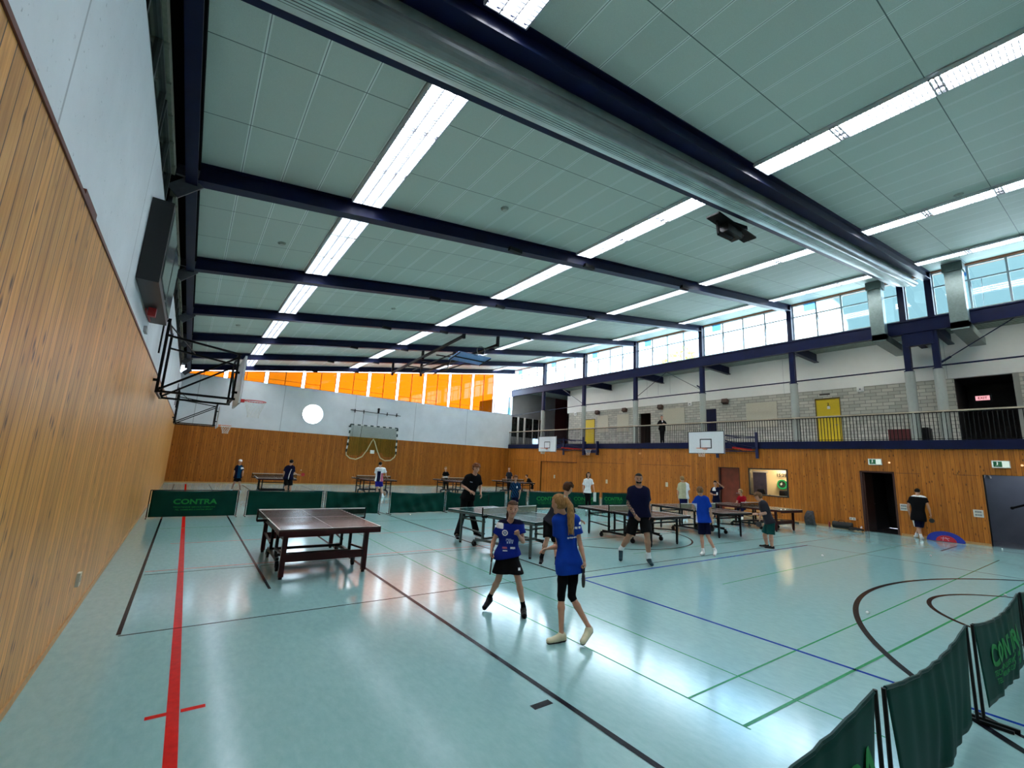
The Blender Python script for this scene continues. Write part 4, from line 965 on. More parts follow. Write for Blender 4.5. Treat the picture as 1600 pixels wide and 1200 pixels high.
tt_table('table with grey-green metal frame behind the girl in the black skirt', 6.29, 8.56, 11, 'frame', M_TOPG, M_TGREY, M_TGREY, M_NETG)
tt_table('dark-framed table behind the tattooed man in navy', 10.39, 8.41, -.6, 'roll', M_TOPB, M_BLACK, M_BLACK, M_NETG)
tt_table('black-framed table between the boy in blue and the boy in green shorts', 13.98, 8.53, -4.8, 'roll', M_TOPB, M_BLACK, M_BLACK, M_NETG)
tt_table('dark red table behind the boy in green shorts, nearest the right wall', 17.89, 8.61, -2.6, 'wide', M_TOPB, M_DRED, M_BLACK)
tt_table('far brown table beside the man with dark shirt seen from behind', 3.43, 23.2, -3, 'roll', M_TOPB, M_DRED, M_BLACK)
tt_table('far brown table behind the stooping player in blue shorts', 8.27, 23.8, 0, 'roll', M_TOPB, M_DRED, M_BLACK)
tt_table('far dark table before the small boy at the end wall', 13.3, 24.0, 2, 'roll', M_TOPB, M_DRED, M_BLACK)
tt_table('far dark table where the boy in stripes leans, right end', 17.75, 24.1, 2, 'roll', M_TOPB, M_BLACK, M_BLACK)

# ================================================================ GREEN BARRIERS
M_GFAB = mat('barrier_fabric', (.0004, .040, .028), .6, spec=.12, var=.08, scale=2.5); M_LET = mat('barrier_lettering', (.012, .22, .045), .6, spec=.2)
M_POST = mat('barrier_post', (.004, .0045, .0045), .4, spec=.2)
M_STR = mat('barrier_strip', (.70, .72, .72), .5)
def barrier(lab, p0, p1, text=None, sag=.02, wr=.015, seed=1, bottom=.03, poles=True, taper=0.0, facing=1, tx=.5, ts=.19, group='green court barriers'):
    p0, p1 = Vector((*p0, 0)), Vector((*p1, 0)); c = (p0 + p1) / 2; L = (p1 - p0).length; ang = math.atan2((p1 - p0).y, (p1 - p0).x)
    t = thing('court_barrier', lab, 'barrier', c, ang, group); rnd = random.Random(seed); ph = [rnd.uniform(0, 6) for _ in range(6)]
    h = L / 2
    def yo(u, v):
        e = math.sin(PI * u)
        if taper: return -.03 * e * math.sin(PI * min(1, v * .8)) + wr * v * (math.sin(ph[0] + u * 13) + .6 * math.sin(ph[1] + u * 29 + v * 2)) * e + wr * .5 * math.sin(ph[2] + u * 47 + v * 4) * e
        return wr * (math.sin(ph[0] + u * 17 + v * 3) * (1 - v) + .7 * math.sin(ph[1] + u * 31 - v * 5) * (.4 + .6 * v) + .6 * math.sin(ph[2] + u * 7 + v * 9)) * (.3 + .7 * e)
    def fn(u, v):
        e = 4 * u * (1 - u)
        x = -h + .03 + (L - .06) * u
        x += taper * (.5 - u) * 2 * v * .18
        ztop = .725 - sag * e; zb = bottom + .0
        return (x, yo(u, v), ztop + (zb - ztop) * v)
    m_ = MB().grid(fn, max(16, int(L * 18)), 14, thick=.004); f = m_.build('fabric', M_GFAB, t, smooth=True)
    for xs in (-1, 1): MB().cyl((xs * h, 0, .02), (xs * h, 0, .735), .012, 8).build('post', M_POST, t)
    if sag < .03: MB().cyl((-h, 0, .728), (h, 0, .728), .012, 8).build('top_rod', M_POST, t)
    else:
        MB().tube([(fn(u / 20, 0)[0], fn(u / 20, 0)[1], fn(u / 20, 0)[2] + .004) for u in range(21)], .011, 6).build('top_hem', mat('barrier_hem', (.001, .03, .025), .5, spec=.2), t)
    for xs in (-1, 1): MB().bar((xs * h, -.20, .015), (xs * h, .20, .015), .022).build('foot', M_POST, t)
    if text:
        for (body, sz, dz, xs_) in ((text, ts, .43, 1.25), ('TISCHTENNIS SERVICE HAMBURG', ts * .28, .285, 1.2), ('TEL. HAMBURG CONTRA SPORT', ts * .26, .215, 1.2)):
            M = Matrix(((1, 0, 0, 0), (0, 0, -1, 0), (0, 1, 0, 0), (0, 0, 0, 1)))
            o = text_mesh('lettering', body, sz, M_LET, None, M, extrude=.001, xs=xs_, bold=.035 if sz > .1 else .01)
            for v in o.data.vertices:
                x = v.co.x + (tx - .5) * L; u = (x + h) / L; vv = (.725 - (v.co.z + dz)) / .70
                v.co = Vector((x, yo(u, vv) - .010 + v.co.y * .5, v.co.z + dz - sag * 4 * u * (1 - u) * (1 - vv)))
            o.parent = f
    return t
barrier('green CONTRA barrier at far left, touching the left wall', (-.62, 15.35), (1.40, 15.35), 'CONTRA', seed=3, wr=.014, tx=.5)
barrier('plain green barrier panel second from the left wall', (1.62, 15.35), (3.75, 15.35), seed=5, wr=.012)
barrier('creased green barrier behind the red table net', (3.80, 15.25), (5.52, 15.05), seed=8, sag=.03, wr=.075)
barrier('creased green barrier right of the bright gap', (5.85, 15.0), (8.05, 15.15), seed=11, sag=.05, wr=.05)
barrier('green barrier slanting towards the grey-green table', (8.25, 15.5), (9.3, 14.1), seed=13, sag=.05, wr=.05)
barrier('plain green barrier behind the tall boy in black', (9.45, 15.7), (11.2, 15.7), seed=17, wr=.02)
barrier('plain green barrier behind the boy in patterned shirt', (11.3, 15.7), (12.35, 15.7), seed=18, wr=.03)
barrier('green CONTRA barrier left of the bending boy', (12.4, 15.65), (14.55, 15.55), 'CONTRA', seed=19, ts=.24)
barrier('green CONTRA barrier left of the woman in white', (14.6, 15.5), (16.6, 15.35), 'CONTRA', seed=21, ts=.24)
barrier('green CONTRA barrier right of the woman in white', (16.7, 15.3), (19.2, 15.15), 'CONTRA', seed=23, ts=.24, tx=.32)
barrier('nearest green barrier, cut off by the bottom edge of the photo', (1.18, .97), (3.32, .98), 'CONTRA', seed=31, sag=.05, wr=.010, taper=1, tx=.62, ts=.26, bottom=.06)
barrier('plain dark green barrier in the right foreground, between two posts', (3.39, .96), (5.52, .955), seed=37, sag=.08, wr=.014, taper=1, bottom=.05)
barrier('green CONTRA barrier in the right foreground beyond the plain one', (5.60, .93), (7.76, .89), 'CONTRA', seed=41, sag=.08, wr=.012, taper=1, tx=.5, ts=.26, bottom=.05)
barrier('green barrier cut off by the right edge of the photo', (7.84, .88), (10.0, .86), seed=43, sag=.07, wr=.012, taper=1)

# ================================================================ SMALL THINGS
M_BALL = mat('ball_white', (.85, .85, .83), .35, var=.0)
for i, (x, y, lab) in enumerate(((13.21, 4.74, 'white ball on the floor before the boy in green shorts'), (16.6, 3.39, 'white ball on the floor before the black and red goal bag'), (21.2, 2.61, 'white ball near the grey lobby doorway'), (8.31, 2.46, 'white ball beside the big black arc line'), (12.16, 1.54, 'white ball above the foreground CONTRA barrier'), (6.46, 14.59, 'white ball before the creased far barrier'))):
    b = MB().ball((0, 0, 0), .02 if i < 5 else .02, 14, 9).build('table_tennis_ball', M_BALL, None, (x, y, .0225), smooth=True); tag(b, lab, 'ball', 'balls lying on the floor')
for (x, y, z, lab) in ((13.05, 7.6, .785, 'white ball resting on the black-framed table'), (17.2, 7.35, .785, 'white ball on the near edge of the dark red right-hand table'), (17.45, 7.32, .785, 'white ball beside another on the dark red table')):
    b = MB().ball((0, 0, 0), .02, 14, 9).build('table_tennis_ball', M_BALL, None, (x, y, z - .003), smooth=True); tag(b, lab, 'ball', 'balls on the tables')
# backpack by the right wall
t = thing('backpack', 'dark grey backpack leaning on the right wall boards', 'backpack', (E - .25, 8.05, 0))
m_ = MB(); m_.grid(lambda u, v: (-.13 * math.sin(PI * v) ** .5 * 1.0 - .02, (u - .5) * .36 * (1 - .55 * max(0, v - .6) ** 1.2 * 2), .02 + .46 * v), 8, 12, thick=.12); m_.build('bag_body', mat('bag_grey', (.03, .03, .034), .7, var=.3, scale=14), t, smooth=True)
m_ = MB(); m_.grid(lambda u, v: (-.15 - .04 * math.sin(PI * v) * math.sin(PI * u), (u - .5) * .26, .04 + .22 * v), 6, 6, thick=.03); m_.build('front_pocket', mat('bag_grey_light', (.09, .085, .085), .7, var=.3), t, smooth=True)
MB().tube([(0, -.04, .46), (-.01, 0, .53), (0, .04, .46)], .01, 6).build('carry_loop', M_BLACK, t)
# black sports bag
t = thing('sports_bag', 'black sports bag on the floor left of the dark doorway', 'bag', (E - .3, 6.95, 0), R_(4))
m_ = MB(); n = 12; m_.prism([(.14 * math.cos(2 * PI * i / n), .15 + .13 * math.sin(2 * PI * i / n)) for i in range(n)], lambda p, k: (p[0], (-.32, .32)[k], p[1])); m_.build('bag_body', mat('bag_black', (.003, .003, .0035), .6), t)
MB().tube([(-.1, -.12, .26), (-.12, -.06, .34), (-.12, .06, .34), (-.1, .12, .26)], .01, 6).build('carry_loop', M_BLACK, t)
t = thing('folded_jacket', 'dark crumpled jacket lying beside the black sports bag', 'jacket', (E - .62, 6.42, 0)); m_ = MB(); m_.grid(lambda u, v: ((v - .5) * .3, (u - .5) * .42, .045 + .05 * math.sin(PI * u) * math.sin(PI * v) + .015 * math.sin(19 * u + 7 * v)), 12, 8, thick=.045); m_.build('cloth', mat('jacket_dark', (.005, .005, .007), .8), t, smooth=True)
def bottle(x, y, lab, c, h=.24):
    t = thing('drink_bottle', lab, 'bottle', (x, y, 0), group='bottles by the right wall'); MB().tube([(0, 0, 0), (0, 0, .01), (0, 0, h * .7), (0, 0, h * .82), (0, 0, h * .9)], [.03, .036, .036, .02, .015], 12).build('body', mat('bottle_' + str(c), c, .25), t, smooth=True)
    MB().cyl((0, 0, h * .88), (0, 0, h), .017, 12).build('cap', mat('cap_red', (.4, .03, .03), .4), t)
bottle(E - .25, 7.42, 'dark red bottle between backpack and black sports bag', (.18, .02, .02)); bottle(E - .2, 6.36, 'small white and red bottle right of the black sports bag', (.6, .6, .58), .20); bottle(E - .34, 6.30, 'small orange bottle beside the white one', (.6, .25, .08), .14)
tag(MB().box(-.06, .06, -.35, .35, 0, .05).build('racket_case', mat('case_dark', (.02, .02, .02), .6), None, (E - .3, 8.9, 0)), 'flat black racket case on floor behind the dark red table', 'case')
# blue and red pop-up bag near lobby
t = thing('pop_up_goal', 'folded blue and red pop-up goal bag on the floor by the boards', 'goal bag', (E - .35, 3.95, 0))
def disc(mb, r0, r1, z0, z1, n=28, mi=0):
    pass
m_ = MB(); m_.grid(lambda u, v: (-.10 + .16 * v + .0, .48 * math.cos(PI * u) * (1 - .0 * v), .02 + .33 * math.sin(PI * u) * (1 - .25 * v)), 24, 5, thick=.02); m_.build('blue_rim', mat('bag_blue', (.01, .03, .33), .5), t, smooth=True)
m_ = MB(); m_.add([(-.11, .47 * math.cos(PI * i / 24), .01 + .31 * math.sin(PI * i / 24)) for i in range(25)], [tuple(range(25))]); m_.add([(-.10, .47 * math.cos(PI * i / 24), .01 + .31 * math.sin(PI * i / 24)) for i in range(25)], [tuple(range(25))[::-1]]); m_.build('blue_front', mat('bag_blue', (.01, .03, .33), .5), t)
m_ = MB(); m_.grid(lambda u, v: (-.125 - .01 * v, .26 * math.cos(PI * u) * (1 - v * .999) - .03, .02 + .2 * math.sin(PI * u) * (1 - v * .999)), 18, 3, thick=.006); m_.build('red_panel', mat('bag_red', (.50, .015, .03), .5), t)
m_ = MB(); m_.bar((-.14, -.10, .05), (-.14, -.02, .16), .012, .01); m_.bar((-.14, .05, .04), (-.14, .03, .17), .012, .01); m_.bar((-.14, -.12, .13), (-.14, .10, .12), .012, .01); m_.build('print', mat('print_pale', (.7, .5, .6), .5), t)
# blue crate and shoe under table 3; bench behind for the woman in red
t = thing('blue_crate', 'blue plastic crate on the floor behind the dark-framed table', 'crate', (15.2, 12.2, 0)); m_ = MB(); m_.box(-.2, .2, -.15, .15, 0, .02); [m_.box(*q) for q in ((-.2, -.185, -.15, .15, 0, .24), (.185, .2, -.15, .15, 0, .24), (-.2, .2, -.15, -.135, 0, .24), (-.2, .2, .135, .15, 0, .24))]; m_.build('tub', mat('crate_blue', (.01, .06, .45), .4), t); MB().box(-.215, .215, -.165, .165, .22, .245).build('rim', mat('crate_blue_rim', (.02, .09, .5), .4), t)
t = thing('gym_bench', 'low wooden bench under the seated woman in red', 'bench', (21.0, 10.4, 0)); MB().box(-.14, .14, -1.2, 1.0, .34, .38).build('seat', M_TRIM, t)
for y in (-.9, .7): MB().box(-.13, .13, y - .02, y + .02, 0, .34).build('leg', M_TRIM, t)
# ================================================================ PEOPLE
def A3(v): return np.array(v, dtype=np.float32)
def nrm(v):
    v = np.asarray(v, float); return v / (np.linalg.norm(v) + 1e-9)
class Field:
    """signed distance grid; shapes are merged smoothly and skinned as one closed surface"""
    def __init__(s, h): s.h = h; s.ops = []
    def cap(s, a, b, r1, r2=None, k=.02, flat=False, sq=None):
        a, b = np.array(a, float), np.array(b, float); r2 = r1 if r2 is None else r2
        s.ops.append(('c', a, b, r1, r2, k, flat, sq)); return s
    def ell(s, c, r, ax=None, k=.02):
        s.ops.append(('e', np.array(c, float), np.array(r, float), np.eye(3) if ax is None else np.array(ax), k)); return s
    def cut(s, fn): s.ops.append(('x', fn)); return s
    def run(s):
        lo = np.full(3, 1e9); hi = -lo
        for o in s.ops:
            if o[0] == 'c':
                R = max(o[3], o[4]); lo = np.minimum(lo, np.minimum(o[1], o[2]) - R); hi = np.maximum(hi, np.maximum(o[1], o[2]) + R)
            elif o[0] == 'e':
                R = o[2].max(); lo = np.minimum(lo, o[1] - R); hi = np.maximum(hi, o[1] + R)
        lo -= 3 * s.h; hi += 3 * s.h; n = np.ceil((hi - lo) / s.h).astype(int) + 1
        ax = [(lo[i] + s.h * np.arange(n[i])).astype(np.float32) for i in range(3)]
        D = np.full(n, 9., np.float32)
        for o in s.ops:
            if o[0] == 'x':
                D = np.maximum(D, o[1](ax[0][:, None, None], ax[1][None, :, None], ax[2][None, None, :]).astype(np.float32)); continue
            if o[0] == 'c': pl = np.minimum(o[1], o[2]) - max(o[3], o[4]); ph = np.maximum(o[1], o[2]) + max(o[3], o[4]); k = o[5]
            else: pl = o[1] - o[2].max(); ph = o[1] + o[2].max(); k = o[4]
            m_ = 2.5 * k + 2 * s.h
            i0 = np.maximum(0, ((pl - m_ - lo) / s.h).astype(int)); i1 = np.minimum(n, ((ph + m_ - lo) / s.h).astype(int) + 2)
            X = ax[0][i0[0]:i1[0]][:, None, None]; Y = ax[1][i0[1]:i1[1]][None, :, None]; Z = ax[2][i0[2]:i1[2]][None, None, :]
            if o[0] == 'c':
                a, b, r1, r2, k, flat, sq = o[1:]; d = b - a; L2 = max(d @ d, 1e-9); L = math.sqrt(L2)
                t = ((X - a[0]) * d[0] + (Y - a[1]) * d[1] + (Z - a[2]) * d[2]) / L2; tc = np.clip(t, 0, 1)
                ex, ey, ez = X - a[0] - tc * d[0], Y - a[1] - tc * d[1], Z - a[2] - tc * d[2]
                if sq is not None:
                    q = (ex * sq[0][0] + ey * sq[0][1] + ez * sq[0][2]) * (sq[1] - 1); ex, ey, ez = ex + q * sq[0][0], ey + q * sq[0][1], ez + q * sq[0][2]
                v = np.sqrt(ex * ex + ey * ey + ez * ez) - (r1 + (r2 - r1) * tc)
                if flat: v = np.maximum(v, (t - 1) * L)
            else:
                c, r, M = o[1:4]; px, py, pz = X - c[0], Y - c[1], Z - c[2]
                q = [(px * M[i][0] + py * M[i][1] + pz * M[i][2]) for i in range(3)]
                k0 = np.sqrt(sum((q[i] / r[i]) ** 2 for i in range(3))); k1 = np.sqrt(sum((q[i] / r[i] ** 2) ** 2 for i in range(3))) + 1e-6
                v = k0 * (k0 - 1) / k1; k = o[4]
            S_ = D[i0[0]:i1[0], i0[1]:i1[1], i0[2]:i1[2]]
            hh = np.maximum(k - np.abs(S_ - v), 0) / k
            S_[...] = np.minimum(S_, v) - hh * hh * k * .25
        D[0] = D[-1] = 9; D[:, 0] = D[:, -1] = 9; D[:, :, 0] = D[:, :, -1] = 9
        ng = D < 0; nc = tuple(x - 1 for x in D.shape); acc = np.zeros(nc + (3,), np.float32); cnt = np.zeros(nc, np.int16); edges = []
        for axis in range(3):
            sl0 = [slice(None)] * 3; sl1 = [slice(None)] * 3; sl0[axis] = slice(0, -1); sl1[axis] = slice(1, None)
            a, b = D[tuple(sl0)], D[tuple(sl1)]; cr = ng[tuple(sl0)] != ng[tuple(sl1)]
            idx = np.argwhere(cr); 
            va, vb = a[cr], b[cr]; t = va / (va - vb); P_ = idx.astype(np.float32); P_[:, axis] += t
            o1, o2 = [i for i in range(3) if i != axis]
            for da in (0, -1):
                for db in (0, -1):
                    c = idx.copy(); c[:, o1] += da; c[:, o2] += db
                    np.add.at(acc, tuple(c.T), P_); np.add.at(cnt, tuple(c.T), 1)
            edges.append((axis, o1, o2, idx, va < 0))
        used = cnt > 0; vid = np.full(nc, -1, np.int64); vid[used] = np.arange(used.sum())
        V = acc[used] / cnt[used][:, None]; V = V * s.h + lo
        Fs = []
        for axis, o1, o2, idx, neg in edges:
            q = []
            for da, db in ((-1, -1), (0, -1), (0, 0), (-1, 0)):
                c = idx.copy(); c[:, o1] += da; c[:, o2] += db; q.append(vid[tuple(c.T)])
            q = np.stack(q, 1); flip = neg if axis != 1 else ~neg
            q[~flip] = q[~flip][:, ::-1]; Fs.append(q)
        Fq = np.concatenate(Fs)
        for _ in range(2):                                      # light relaxing of the surface
            sm = np.zeros_like(V); ct = np.zeros(len(V))
            for i in range(4):
                a, b = Fq[:, i], Fq[:, (i + 1) % 4]; np.add.at(sm, a, V[b]); np.add.at(ct, a, 1); np.add.at(sm, b, V[a]); np.add.at(ct, b, 1)
            V = V * .5 + .5 * sm / np.maximum(ct, 1)[:, None]
        return V, Fq
    def build(s, name, mats, parent, paint=None):
        V, Fq = s.run(); me = bpy.data.meshes.new(name)
        me.vertices.add(len(V)); me.vertices.foreach_set('co', V.astype(np.float32).ravel())
        me.loops.add(len(Fq) * 4); me.polygons.add(len(Fq)); me.loops.foreach_set('vertex_index', Fq.astype(np.int32).ravel())
        me.polygons.foreach_set('loop_start', np.arange(len(Fq), dtype=np.int32) * 4)
        ms = mats if isinstance(mats, (list, tuple)) else [mats]
        for m in ms: me.materials.append(m)
        if paint is not None: me.polygons.foreach_set('material_index', paint(V[Fq].mean(1)).astype(np.int32))
        me.polygons.foreach_set('use_smooth', [True] * len(Fq)); me.update(calc_edges=True); me.validate()
        o = bpy.data.objects.new(name, me); COL.objects.link(o); o.parent = parent; return o

def fab(n, c, r=.85): return mat('cloth_' + n, c, r, spec=.15, var=.05, scale=9)
SKIN = mat('skin', (.50, .26, .17), .5, var=.03, scale=30); SKIN_T = mat('skin_tan', (.36, .17, .10), .5, var=.03)
INK = mat('tattoo_ink', (.10, .065, .05), .55, var=.25, scale=45)
HAIR = {n: hair_mat('hair_' + n, c) for n, c in dict(brown=(.055, .022, .010), blond=(.30, .16, .06), dark=(.006, .004, .0035), ginger=(.14, .045, .015), lightbrown=(.13, .065, .028), sandy=(.26, .15, .065)).items()}
EYE = mat('eye_dark', (.03, .02, .015), .2); LIP = mat('lip', (.38, .12, .10), .5)

def person(key, label, cfg):
    base, fdeg, hdeg, H, J = PEOPLE[key]; J = {k: np.array(v, float) for k, v in J.items()}
    t = thing('person', label, 'person', tuple(base)); h = cfg.get('h', .013); g = cfg.get('g', 1.0); s = H / 1.75; q = s * g
    fv = np.array([math.cos(R_(fdeg)), math.sin(R_(fdeg)), 0]); hv = np.array([math.cos(R_(hdeg)), math.sin(R_(hdeg)), 0]); up = np.array([0, 0, 1.])
    skin = cfg.get('skin', SKIN)
    sa, sb, nk, pel = J['sa'], J['sb'], J['neck'], J['pel']
    lat = np.cross(fv, up)                                   # person's right hand side
    if (sb - sa) @ lat < 0: side = -1
    else: side = 1
    latp = lat * side                                        # points from a to b
    lats = nrm(nrm(sb - sa) * .7 + latp * .3); spine = nrm(nk - pel)
    back = -fv
    def torso(F, inf, ts=(0, .12, .25, .4, .55, .7, .84, .94), hemw=0.):
        prof = {0: (.085, .098), .12: (.082, .098), .25: (.070, .092), .4: (.070, .092), .55: (.080, .096), .7: (.092, .098), .84: (.098, .088), .94: (.070, .062)}
        if cfg.get('female'): prof = {0: (.082, .100), .12: (.076, .094), .25: (.060, .082), .4: (.060, .080), .55: (.070, .090), .7: (.078, .092), .84: (.085, .078), .94: (.06, .055)}
        for t_ in ts:
            w, r = prof[t_]; c = pel + (nk - pel) * t_ + fv * (.012 * math.sin(PI * t_)) * s
            l = nrm(latp * (1 - t_) + lats * t_); hw = hemw * max(0, 1 - t_ * 2.2)
            F.cap(c - l * w * q, c + l * w * q, r * q + inf + hw, k=.05 * s)
        F.cap(sa * .75 + nk * .25 - up * .02 * s, sb * .75 + nk * .25 - up * .02 * s, .052 * q + inf, k=.05 * s)
        for p in (sa, sb): F.cap(p, p + (nk - p) * .5 + up * .0, .048 * q + inf, .045 * q + inf, k=.03 * s)
    # ---- body, one skin
    B = Field(h)
    torso(B, -.008)
    hh = (.13 + .052 * H) * cfg.get('head', 1); hc = J['head']; hu = nrm(nrm(hc - nk) * .35 + up * .65 + hv * cfg.get('nod', 0)); hr = nrm(np.cross(hv, hu)); hf = np.cross(hu, hr)
    def hp(x, y, z): return hc + (hr * x + hf * y + hu * z) * hh
    HA = [hr, hf, hu]
    B.cap(nk - up * .03 * s, hp(0, -.08, -.22), .056 * q, .050 * q, k=.03)
    B.ell(hp(0, -.06, .12), A3((.335, .41, .37)) * hh, HA, k=.02); B.ell(hp(0, .06, -.13), A3((.265, .315, .36)) * hh, HA, k=.03)
    B.ell(hp(0, .20, -.38), A3((.13, .12, .10)) * hh, HA, k=.03)
    B.cap(hp(0, .36, .02), hp(0, .43, -.10), .035 * hh, .055 * hh, k=.01)
    for x in (-1, 1): B.ell(hp(x * .335, -.04, -.03), A3((.04, .09, .14)) * hh, HA, k=.006)
    for x in (-1, 1): B.ell(hp(x * .17, .25, -.12), A3((.10, .10, .09)) * hh, HA, k=.02)
    hipo = .085 * q
    legs = []
    for sd, (kn, an, to) in ((-1, ('ka', 'aa', 'ta')), (1, ('kb', 'ab', 'tb'))):
        hip = pel + latp * sd * hipo - up * .02 * s; K_, A_, T_ = J[kn], J[an], J[to]
        B.cap(hip, hip + (K_ - hip) * .5, .082 * q, .070 * q, k=.04 * s); B.cap(hip + (K_ - hip) * .5, K_, .070 * q, .052 * q, k=.02)
        cm = K_ + (A_ - K_) * .32 + nrm(np.cross(np.cross(A_ - K_, fv), A_ - K_)) * -.0
        B.cap(K_, cm, .050 * q, .054 * q, k=.02); B.cap(cm, A_, .054 * q, .035 * q, k=.02)
        dh = T_ - A_; dh[2] = 0; dh = nrm(dh); L = .150 * H * .92
        heel = A_ - up * .045 * s - dh * .035 * s
        if A_[2] - 0 > .115 and cfg.get('lift', True):
            dz = max(heel[2] - .032, 0); hl = math.sqrt(max(L * L - dz * dz, .01)); toe = heel + dh * hl; toe[2] = .034
        else: heel[2] = .04 * s if key != 'x' else heel[2]; toe = heel + dh * L; toe[2] = .032
        fd = nrm(toe - heel)
        B.cap(A_, heel + fd * .02, .034 * q, .032 * s, k=.02); B.cap(heel + fd * .02, toe - fd * .03, .030 * s, .026 * s, k=.02)
        legs.append((hip, K_, A_, heel, toe, fd, sd))
    arms = []
    for sd, (S_, El, Wr, Ha) in ((-1, ('sa', 'ea', 'wa', 'ha')), (1, ('sb', 'eb', 'wb', 'hb'))):
        a, e, w, hd = J[S_], J[El], J[Wr], J[Ha]
        B.cap(a, e, .045 * q, .036 * q, k=.02); B.cap(e, e + (w - e) * .35, .037 * q, .038 * q, k=.015); B.cap(e + (w - e) * .35, w, .038 * q, .025 * q, k=.015)
        d = nrm(hd - w); L = .105 * H * .95 * min(1, g + .05)
        kind = cfg.get('hands', {}).get(S_[1], 'relaxed')
        n = nrm(np.cross(d, np.cross((pel + up * .1) - w, d)) + 1e-6) if kind != 'fist' else nrm(np.cross(d, lat) + fv * .2)
        l = nrm(np.cross(d, n)); fs_ = .0082 * max(s, .9)
        pc = w + d * L * .30
        B.ell(pc, (L * .27, .016 * s, .038 * s), [d, n, l], k=.012)
        curl = {'relaxed': (18, 28, 22), 'grip': (55, 75, 50), 'fist': (75, 85, 60), 'flat': (5, 8, 5)}[kind]
        for i, (off, ln) in enumerate(((-.030, .90), (-.010, 1.0), (.010, .94), (.029, .76))):
            p = w + d * L * .50 + l * off * s; dd = d.copy(); a_ = 0
            for sg, cu in zip((.22, .15, .12), curl):
                a_ += math.radians(cu); v = d * math.cos(a_) + n * math.sin(a_); p2 = p + v * L * sg * ln; B.cap(p, p2, fs_, fs_ * .92, k=.004); p = p2
        sgn = -1
        tb = w + d * L * .14 + l * sgn * .026 * s; t1 = tb + (d * .75 + l * sgn * .55 + n * .35) * L * .24; B.cap(tb, t1, fs_ * 1.25, fs_ * 1.05, k=.008)
        t2 = t1 + (d * (.9 if kind in ('relaxed', 'flat') else .45) + n * (.3 if kind in ('relaxed', 'flat') else .8)) * L * .18; B.cap(t1, t2, fs_ * 1.05, fs_ * .9, k=.005)
        arms.append((a, e, w, hd, d, n, l, L, sd))
    def bpaint(P_):
        m = np.zeros(len(P_), int)
        if cfg.get('tattoo'):
            a, e, w = arms[0][:3]
            for p, q2 in ((a + (e - a) * .55, e), (e, w)):
                tt = np.clip(((P_ - p) @ (q2 - p)) / ((q2 - p) @ (q2 - p)), 0, 1); dd = np.linalg.norm(P_ - p - tt[:, None] * (q2 - p), axis=1)
                m[(dd < .06) & (np.sin(P_[:, 2] * 95 + P_[:, 0] * 60) + np.sin(P_[:, 1] * 120 + P_[:, 2] * 40) > -.5)] = 1
        return m
    B.build('body', [skin, INK], t, bpaint)
    # ---- face
    if cfg.get('face', h < .012):
        for x in (-1, 1):
            e_ = MB().ball((0, 0, 0), .042 * hh, 8, 6); e_.v = [tuple(hp(x * .135, .335, .0) + np.array(v)) for v in e_.v]; e_.build('eye', EYE, t, smooth=True)
            b_ = MB().tube([hp(x * .07, .37, .085), hp(x * .14, .355, .105), hp(x * .22, .30, .08)], .016 * hh, 6); b_.build('eyebrow', HAIR[cfg['hair'][0]], t)
        m_ = MB().tube([hp(-.10, .335, -.235), hp(0, .375, -.245), hp(.10, .335, -.235)], [.018 * hh, .030 * hh, .018 * hh], 6); m_.build('mouth', LIP, t, smooth=True)
    # ---- hair
    hn, hs = cfg['hair']; HF = Field(max(h * .9, .006)); HM = HAIR[hn]
    th = {'short': .045, 'crop': .022, 'fluffy': .10, 'curly': .14, 'pony': .035, 'long': .05, 'bun': .03, 'bob': .08}[hs]
    HF.ell(hp(0, -.06, .12), A3((.335 + th, .41 + th, .37 + th)) * hh, HA, k=.01)
    if hs in ('short', 'fluffy', 'curly', 'bob', 'long', 'pony'): HF.ell(hp(0, -.16, -.08), A3((.30 + th, .30 + th * .6, .30)) * hh, HA, k=.02)
    if hs in ('fluffy', 'curly'):
        rnd = random.Random(len(key))
        for i in range(26):
            a_, b_ = rnd.uniform(0, 2 * PI), rnd.uniform(-.1, 1.2); r_ = .36 + th * .8
            HF.ell(hp(r_ * math.cos(a_) * math.cos(b_) * .92, -.05 + r_ * math.sin(a_) * math.cos(b_), .14 + r_ * math.sin(b_)), A3((.10, .10, .10)) * hh * rnd.uniform(.8, 1.3), HA, k=.01)
    hl = {'short': .20, 'crop': .26, 'fluffy': .17, 'curly': .19, 'pony': .27, 'long': .26, 'bun': .27, 'bob': .22}[hs]
    def hcut(X, Y, Z):
        x = ((X - hc[0]) * hf[0] + (Y - hc[1]) * hf[1] + (Z - hc[2]) * hf[2]) / hh; z = ((X - hc[0]) * hu[0] + (Y - hc[1]) * hu[1] + (Z - hc[2]) * hu[2]) / hh
        low = {'short': -.22, 'crop': -.15, 'fluffy': -.30, 'curly': -.28, 'pony': -.3, 'long': -.45, 'bun': -.25, 'bob': -.5}[hs]
        return np.maximum(np.minimum(hl + .25 * np.maximum(-x, 0) - z, (x - (.02 if hs != 'bob' else .12))), low - z) * hh
    HF.cut(hcut)
    if hs in ('pony',):
        pp = cfg.get('tail'); pts = [np.array(p) for p in pp]
        for i in range(len(pts) - 1):
            r0, r1 = cfg['tailr'][i], cfg['tailr'][i + 1]; HF.cap(pts[i], pts[i + 1], r0, r1, k=.012, sq=None)
        if cfg.get('strands'):
            for o_ in (-.022, -.008, .010, .024):
                p0_ = pts[1] + latp * o_ * .5; p1_ = pts[-1] + latp * o_ * 1.4 - up * (.02 + .4 * abs(o_)); HF.cap(p0_, p1_, .013, .006, k=.008)
